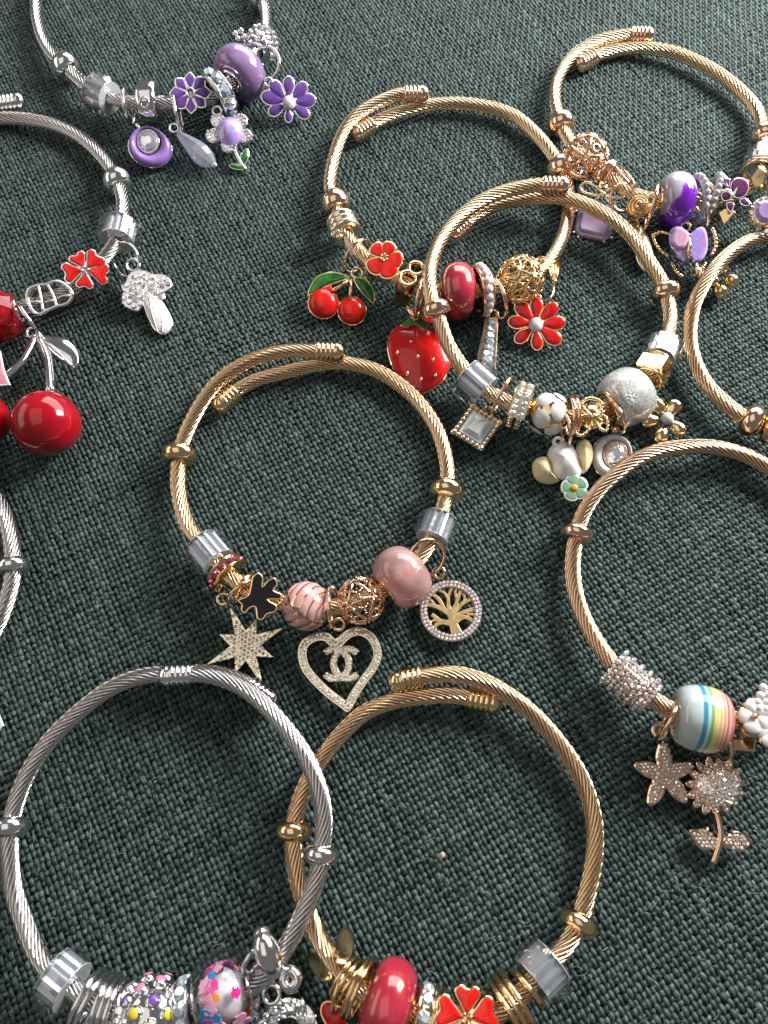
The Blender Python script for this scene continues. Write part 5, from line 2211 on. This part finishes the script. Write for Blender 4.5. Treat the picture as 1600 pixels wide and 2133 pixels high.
o = part('flower_cluster_bead', B8.root, g, GOLD, fr.M, 'white enamel flower cluster bead with gold edges')
for cc, rad, zo in (((1572, 1492), 38, 0.6), ((1610, 1520), 40, 0.3)):
    for j in range(5):
        a = math.radians(36 + 72 * j)
        ptl = petal_outline(fr, cc, (cc[0] + rad * math.cos(a), cc[1] - rad * math.sin(a)), 0.95, 0.08, 'round')
        cloison(o, fr, ptl, -0.6 + zo, 0.2 + zo + 0.02 * j, GOLD, WHITE, 1.8, 'petal', 0.08, 0.35)
g = Geo()
sphere(g, fr.L3(1572, 1492, 1.2), 7 * fr.k, 12, 8)
part('flower_centre', o, g, GOLD)
for j, (pu, pv) in enumerate(((1590, 1432), (1600, 1447), (1584, 1448), (1596, 1462), (1578, 1462), (1610, 1436), (1580, 1474), (1594, 1476))):
    g = Geo()
    sphere(g, fr.L3(pu, pv, 0.6), 9 * fr.k, 14, 9)
    part('pearl', o, g, PEARLW)
fr = Fr(1545, 1545, 4, 0.3)
g = Geo()
plate(g, fr.Ls([(1520, 1535), (1575, 1540), (1572, 1566), (1524, 1562)]), -2.5, 0.3, 0.4)
part('gold_plate', B8.root, g, GOLD, fr.M)

# starfish
o, fr = charm('starfish_charm', 'rose gold starfish charm covered in tiny rhinestones', 'charm', 1386, 1612, 2.0, (1368, 1522), 0.1)
sf = [(1321, 1592), (1380, 1543), (1444, 1592), (1430, 1672), (1352, 1678)]
cc = Vector((1386, 1614))
out = []
for i in range(5):
    a, bb = Vector(sf[i]) - cc, Vector(sf[(i + 1) % 5]) - cc
    n_ = Vector((-a.y, a.x)).normalized()
    out += [tuple(cc + a * 0.55 - n_ * 17), tuple(cc + a * 0.90 - n_ * 9), tuple(cc + a), tuple(cc + a * 0.90 + n_ * 9), tuple(cc + a * 0.55 + n_ * 17)]
    m = (a.normalized() + bb.normalized()).normalized() * 29
    out.append(tuple(cc + m))
st = ccw(crv(fr.Ls(out), 3))
g = Geo()
plate(g, st, -0.9, 0.3, 0.3)
part('starfish_body', o, g, ROSE)
part('rhinestones', o, pave(st, 0.36, 0.36, 0.7, 0.25), STONE_GOLD, kind='stuff')
loop(o, fr, 1369, 1523, 14, 5, PALEGOLD, 1.5)
jump_ring(o, B8, 1390, 1500, R=42, r=5, metal=ROSE, turn=-0.15)

# sunflower
o, fr = charm('sunflower_charm', 'rose gold sunflower charm with stem, two leaves and rhinestones', 'charm', 1492, 1660, 2.2, (1480, 1570), 0.1)
ct = (1490, 1637)
for j in range(15):
    a = math.radians(24 * j + 8)
    ptl = petal_outline(fr, ct, (ct[0] + 62 * math.cos(a), ct[1] - 64 * math.sin(a)), 0.30, 0.45, 'round', 4)
    g = Geo()
    plate(g, ptl, -0.6, 0.15, 0.12)
    pp = part('petal', o, g, ROSE)
    part('rhinestones', pp, pave(ptl, 0.36, 0.22, 0.7, 0.2), STONE_GOLD, kind='stuff')
x, y = fr.L(*ct)
g = Geo()
rr = 42 * fr.k
lathe(g, [(rr, -0.4), (rr, 0.4), (rr * 0.8, 1.0), (rr * 0.4, 1.5), (0.01, 1.6)], 36, True, Matrix.Translation((x, y, 0)))
pd = part('seed_disc', o, g, ROSE)
g = Geo()
for i in range(90):
    t = math.sqrt((i + 0.5) / 90)
    a = i * 2.39996
    z_ = 1.62 - 1.15 * t ** 2.2
    gem(g, (x + rr * t * math.cos(a), y + rr * t * math.sin(a), z_), 4.6 * fr.k, nrm=(t * 0.6 * math.cos(a), t * 0.6 * math.sin(a), 1), n=6, tilt=0.2)
part('rhinestones', pd, g, STONE_WARM, kind='stuff')
g = Geo()
tube(g, crv([fr.L3(1490, 1690, 0.2), fr.L3(1498, 1715, 0.3), fr.L3(1500, 1750, 0.2), fr.L3(1485, 1798, -0.2)], 6, False), 0.62, 10)
part('stem', o, g, ROSE)
for lf in ([(1436, 1732), (1452, 1727), (1472, 1728), (1494, 1748), (1493, 1764), (1476, 1771), (1455, 1766)], [(1504, 1756), (1516, 1740), (1535, 1731), (1563, 1748), (1560, 1762), (1545, 1774), (1520, 1768)]):
    lo = px2mm(fr, lf)
    g = Geo()
    plate(g, lo, -0.5, 0.2, 0.15)
    pp = part('leaf', o, g, ROSE)
    part('rhinestones', pp, pave(lo, 0.38, 0.26, 0.7, 0.2), STONE_GOLD, kind='stuff')
g = Geo()
tube(g, [fr.L3(1472, 1722, 0.2), fr.L3(1474, 1738, 0.3)], 0.35, 8)
part('thorn', o, g, ROSE)
jump_ring(o, B8, 1500, 1545, R=40, r=4, metal=ROSE, at=(1505, 1499), turn=0.2)

# ---------------------------------------------------------------- silver bracelet, bottom left
B9 = Bracelet('silver cable bracelet with clear sprinkle bead and coloured dots, at the bottom',
              [(388, 1405, 5.0), (430, 1405, 5), (486, 1422, 5), (540, 1458, 5.2), (594, 1516, 5.6), (638, 1579, 6), (665, 1647, 6.4), (675, 1710, 6.4), (670, 1777, 6.4), (657, 1840, 6.2), (626, 1915, 6.6), (592, 1978, 7), (550, 2035, 7.6), (470, 2076, 8.2), (390, 2100, 7.6), (310, 2112, 7.4), (205, 2092, 7),
               (130, 2040, 6.5), (85, 1996, 5.2), (53, 1926, 3.8), (27, 1845, 3), (20, 1755, 3), (30, 1687, 2.6), (59, 1611, 2.2), (104, 1543, 2), (162, 1485, 1.9), (225, 1437, 1.9), (290, 1410, 1.9), (360, 1402, 1.9), (440, 1402, 1.9), (500, 1418, 1.9), (530, 1436, 1.9)], SILVER, SILVER_CABLE)
B9.end_cap(0)
B9.end_cap(1)
B9.stopper(20, 1727, 38, 20)
B9.stopper(668, 1782, 38, 19, hi=0.4)
B9.crystal(131, 2040, 66, 52, 14)
B9.ring(185, 2080, 56, 6, 2, 14, label='silver coil rings beside the clear crystal')
B9.ring(228, 2098, 56, 6, 3, 13, label='silver coil rings next to the dotted bead')
B9.rondelle(262, 2105, 50, 26, STONE, 'narrow silver rhinestone spacer beside the dotted bead', 12, 12)
o, M, k = B9.bead('dotted_bead', 322, 2112, lambda g, k: sphere(g, (0, 0, 0), 66 * k, 36, 20), 'silver knobbly bead with pink, purple and yellow enamel dots')
cols = [PINKE, PURPLE, YELLOW]
PINK2 = enamel('bubblegum_enamel', (0.72, 0.24, 0.42))
cols = [PINK2, PURPLE, YELLOW, PURPLE, PINK2]
for ri, (zc, nn) in enumerate(((-0.75, 7), (-0.25, 9), (0.25, 9), (0.75, 7))):
    for j in range(nn):
        a = 2 * math.pi * (j + 0.5 * (ri % 2)) / nn
        d = Vector((math.cos(a) * math.cos(zc), math.sin(a) * math.cos(zc), math.sin(zc)))
        q = d.to_track_quat('Z', 'Y').to_matrix().to_4x4()
        q.translation = d * 65 * k
        g = Geo()
        lathe(g, [(16 * k, -0.3), (16 * k, 3 * k), (13 * k, 8 * k), (10.5 * k, 9 * k)], 18)
        pk = part('knob', o, g, SILVER, M @ q)
        g = Geo()
        sphere(g, (0, 0, 7.5 * k), 11.5 * k, 16, 8, (1, 1, 0.4))
        dv = proj(M @ q @ Vector((0, 0, 0)))[1] - 2112
        part('enamel_dot', pk, g, PINK2 if dv < -34 else (PURPLE if dv < -2 else YELLOW))
B9.rondelle(390, 2100, 58, 30, STONE_AB, 'silver spacer set with iridescent rhinestones beside the sprinkle bead', 11, 15)
o = B9.round_bead(466, 2077, 90, 58, GLASS, 'clear round glass bead filled with coloured star sprinkles', pw=0.6)
M, k = B9.frame(466, 2077)
CORE = enamel('white_core', (0.75, 0.72, 0.74))
g = Geo()
lathe(g, [(2.0, -46 * k), (30 * k, -44 * k), (44 * k, -20 * k), (46 * k, 0), (44 * k, 20 * k), (30 * k, 44 * k), (2.0, 46 * k)], 30)
part('frosted_core', o, g, CORE)
MAG = enamel('magenta_foil', (0.75, 0.03, 0.30))
BLU = enamel('blue_foil', (0.03, 0.28, 0.62))
ORG = enamel('orange_foil', (0.85, 0.24, 0.02))
PNK = enamel('pink_foil', (0.80, 0.35, 0.50))
YLW = enamel('yellow_foil', (0.80, 0.55, 0.08))
random.seed(21)
for j in range(38):
    a = 2 * math.pi * j * 0.618
    zc = (-36 + 72 * ((j * 0.37) % 1))
    rr = 64 * k * math.cos(zc / 80)
    d = Vector((math.cos(a), math.sin(a), 0.010 * zc)).normalized()
    q = d.to_track_quat('Z', 'Y').to_matrix().to_4x4()
    q.translation = Vector((rr * math.cos(a), rr * math.sin(a), zc * k))
    r0 = random.uniform(13, 20) * k
    star = []
    for i in range(14):
        t = 2 * math.pi * i / 14
        rr_ = r0 * (random.uniform(0.72, 1.0) if i % 2 else random.uniform(0.5, 0.8))
        star.append((rr_ * math.cos(t), rr_ * math.sin(t)))
    star = crv(star, 2)
    g = Geo()
    plate(g, star, -0.15, 0.1, 0.03)
    part('sprinkle', o, g, [MAG, PNK, ORG, PNK, BLU, PNK, ORG, BLU, MAG, PNK][(j * 3) % 10], M @ q)
# smooth silver bow bail
fr = Fr(575, 2005, 10.5, 0.2)
g = Geo()
tube(g, crv([fr.L3(572, 2020, -1.5), fr.L3(560, 1995, 0.3), fr.L3(550, 1965, 0.6), fr.L3(546, 1945, 0.0)], 6, False), [1.5 + 0.7 * math.sin(math.pi * min(1, i / 16)) for i in range(19)], 18)
o = part('lobed_bail', B9.root, g, SILVER, fr.M, 'polished silver bail with rounded lobes at the cable end of the beads')
g = Geo()
sphere(g, fr.L3(546, 1947, 0.0), 19 * fr.k, 22, 14)
part('lobe', o, g, SILVER)
for (u, v, R_, r_, z, rx) in ((571, 2014, 13, 9, -0.2, 0.3), (605, 2040, 15, 11, -0.4, -0.3)):
    g = Geo()
    torus(g, R_ * fr.k, r_ * fr.k, 32, 14, Matrix.Translation((*fr.L(u, v, z), z)) @ Matrix.Rotation(rx, 4, 'Y'))
    part('looped_lobe', o, g, SILVER)
g = Geo()
torus(g, 30 * fr.k, 5 * fr.k, 36, 10, Matrix.Translation((*fr.L(528, 2000), -1.0)) @ Matrix.Rotation(1.1, 4, 'Y') @ Matrix.Rotation(0.5, 4, 'X'))
part('coil', o, g, SILVER)
o, fr = charm('wreath_charm', 'textured silver wreath charm at the bottom edge', 'charm', 600, 2135, 4.5, (566, 2070), 0.1)
ow = ellipse(fr.L(600, 2150), 62 * fr.k, 62 * fr.k, 0, 56)
iw = ellipse(fr.L(600, 2150), 28 * fr.k, 28 * fr.k, 0, 56)
g = Geo()
band(g, ow, iw, -1.2, 0.3)
part('wreath_plate', o, g, SILVER)
g = Geo()
for j in range(110):
    a = random.random() * 6.28
    rr = random.uniform(30, 60) * fr.k
    c0 = fr.L(600, 2150)
    p0 = Vector((c0[0] + rr * math.cos(a), c0[1] + rr * math.sin(a), 0.4))
    dd = Vector((math.cos(a + 0.9), math.sin(a + 0.9), 0.1)) * 1.3
    tube(g, [p0 - dd, p0 + Vector((0, 0, 0.35)), p0 + dd], [0.12, 0.32, 0.1], 6)
part('leaf_texture', o, g, SILVER, kind='stuff')
loop(o, fr, 567, 2068, 17, 5, SILVER, 1.0)

# ---------------------------------------------------------------- gold bracelet, bottom right of the silver one
B10 = Bracelet('gold cable bracelet with big crimson bead and red flower, at the bottom',
               [(866, 1411, 4.2), (884, 1408, 4.3), (942, 1404, 4.4), (1001, 1417, 4.3), (1055, 1446, 3.8), (1109, 1487, 3), (1158, 1541, 2.6), (1199, 1600, 2.4), (1227, 1664, 2.2), (1240, 1730, 2.3), (1237, 1797, 2.6), (1223, 1865, 3.2), (1206, 1922, 4), (1180, 1970, 5), (1130, 2022, 6.5), (1060, 2095, 7), (970, 2140, 7.4), (875, 2118, 7.4),
                (803, 2086, 7.6), (735, 2050, 6.5), (690, 1995, 4.5), (655, 1935, 2.4), (625, 1850, 2), (612, 1780, 2), (614, 1710, 2), (636, 1640, 2), (672, 1577, 1.9), (713, 1527, 1.9), (762, 1483, 1.9), (821, 1460, 1.9), (880, 1451, 1.9), (938, 1448, 1.9), (988, 1456, 1.9)], GOLD, GOLD_CABLE)
B10.end_cap(0)
B10.end_cap(1)
B10.stopper(615, 1730, 38, 20, lo=0.5)
B10.stopper(1208, 1926, 40, 19, hi=0.5)
B10.crystal(1130, 2022, 64, 58, 14)
gold_leaf(B10.root, 715, 1965, 5.0, 0.0, [(700, 2005), (698, 1965), (712, 1933), (730, 1938), (738, 1970), (725, 2005)], 'polished gold leaf petal beside the crimson bead', GOLD, (0.25, 0.80, 0.55))
gold_leaf(B10.root, 668, 2010, 4.0, 0.1, [(690, 2040), (665, 2040), (640, 2005), (645, 1985), (668, 1990), (690, 2015)], 'polished gold leaf petal tucked under the silver cable', GOLD, (-0.45, 0.70, 0.60))
B10.ring(728, 2045, 42, 5, 3, 12, label='gold coil rings beside the leaf petals', lo=0.4)
B10.ring(752, 2060, 60, 5, 2, 10, label='wide gold rings against the crimson bead', lo=0.4)
B10.round_bead(806, 2088, 87, 48, BEAD_RED, 'large glossy crimson oval glass bead', lo=0.4)
B10.rondelle(876, 2118, 62, 34, STONE_AB, 'silver spacer with blue and green rhinestones beside the crimson bead', 10, 15, lo=0.4)
B10.ring(908, 2126, 62, 5, 2, 14, lo=0.4, label='gold rings between rhinestone spacer and red flower')
flower_bead(B10, 968, 2124, 12.5, [(975, 2052), (1035, 2105), (1012, 2180), (930, 2180), (908, 2100)], (972, 2122), GOLD, RED2, 'gold flower bead with heart shaped red petals at the bottom edge', 7, 0.3, 0.92, 'heart', 3.2, 4, 0.12)
B10.ring(1062, 2092, 58, 6, 3, 15, hi=0.6, label='gold coil rings beside the clear crystal')
B10.ring(1098, 2060, 40, 7, 1, 15, hi=0.6)
o, fr = charm('heart_drop_charm', 'red enamel heart charm at the bottom edge', 'charm', 705, 2110, 5.0, (712, 2060), 0.2)
cloison(o, fr, px2mm(fr, [(705, 2102), (715, 2086), (732, 2088), (735, 2110), (722, 2140), (704, 2160), (682, 2140), (667, 2110), (672, 2088), (690, 2084)]), -1.0, 0.3, GOLD, RED2, 3, 'heart_plate', 0.1, 0.4)
loop(o, fr, 708, 2078, 15, 4, GOLD, 0.5)
jump_ring(o, B10, 714, 2062, R=44, r=4, at=(728, 2045), turn=0.3)

# ---------------------------------------------------------------- silver bracelet cut by the left edge
B11 = Bracelet('silver cable bracelet barely showing at the left edge, with one stopper bead',
               [(-190, 930, 2), (-110, 945, 2), (-45, 990, 2), (0, 1050, 2.2), (21, 1110, 2.4), (28, 1180, 3), (20, 1235, 3.2), (-4, 1300, 4), (-50, 1370, 5), (-120, 1440, 5)], SILVER, SILVER_CABLE)
B11.stopper(26, 1178, 33, 17)
o, fr = charm('flat_bar_charm', 'tip of a flat silver charm at the left edge', 'charm', -12, 1505, 1.2, None, 0.0)
g = Geo()
plate(g, fr.Ls([(-60, 1470), (-4, 1478), (10, 1512), (2, 1524), (-60, 1545)]), -0.7, 0.4, 0.2)
part('plate', o, g, SILVER)
jump_ring(o, None, -45, 1450, 3, 30, 4, SILVER, (1, 0.3, 0.4))

# crumb on the cloth
p = P(922, 1781, 0.1)
g = Geo()
sphere(g, (0, 0, 0), 0.5, 8, 6, (1, 1.2, 0.7), smooth=False)
CR = mat('crumb', (0.55, 0.36, 0.27), 0, 0.7)
o = part('crumb', None, g, CR, Matrix.Translation(p))
o['label'] = 'tiny pinkish crumb lying on the cloth inside the bottom gold ring'
o['category'] = 'crumb'
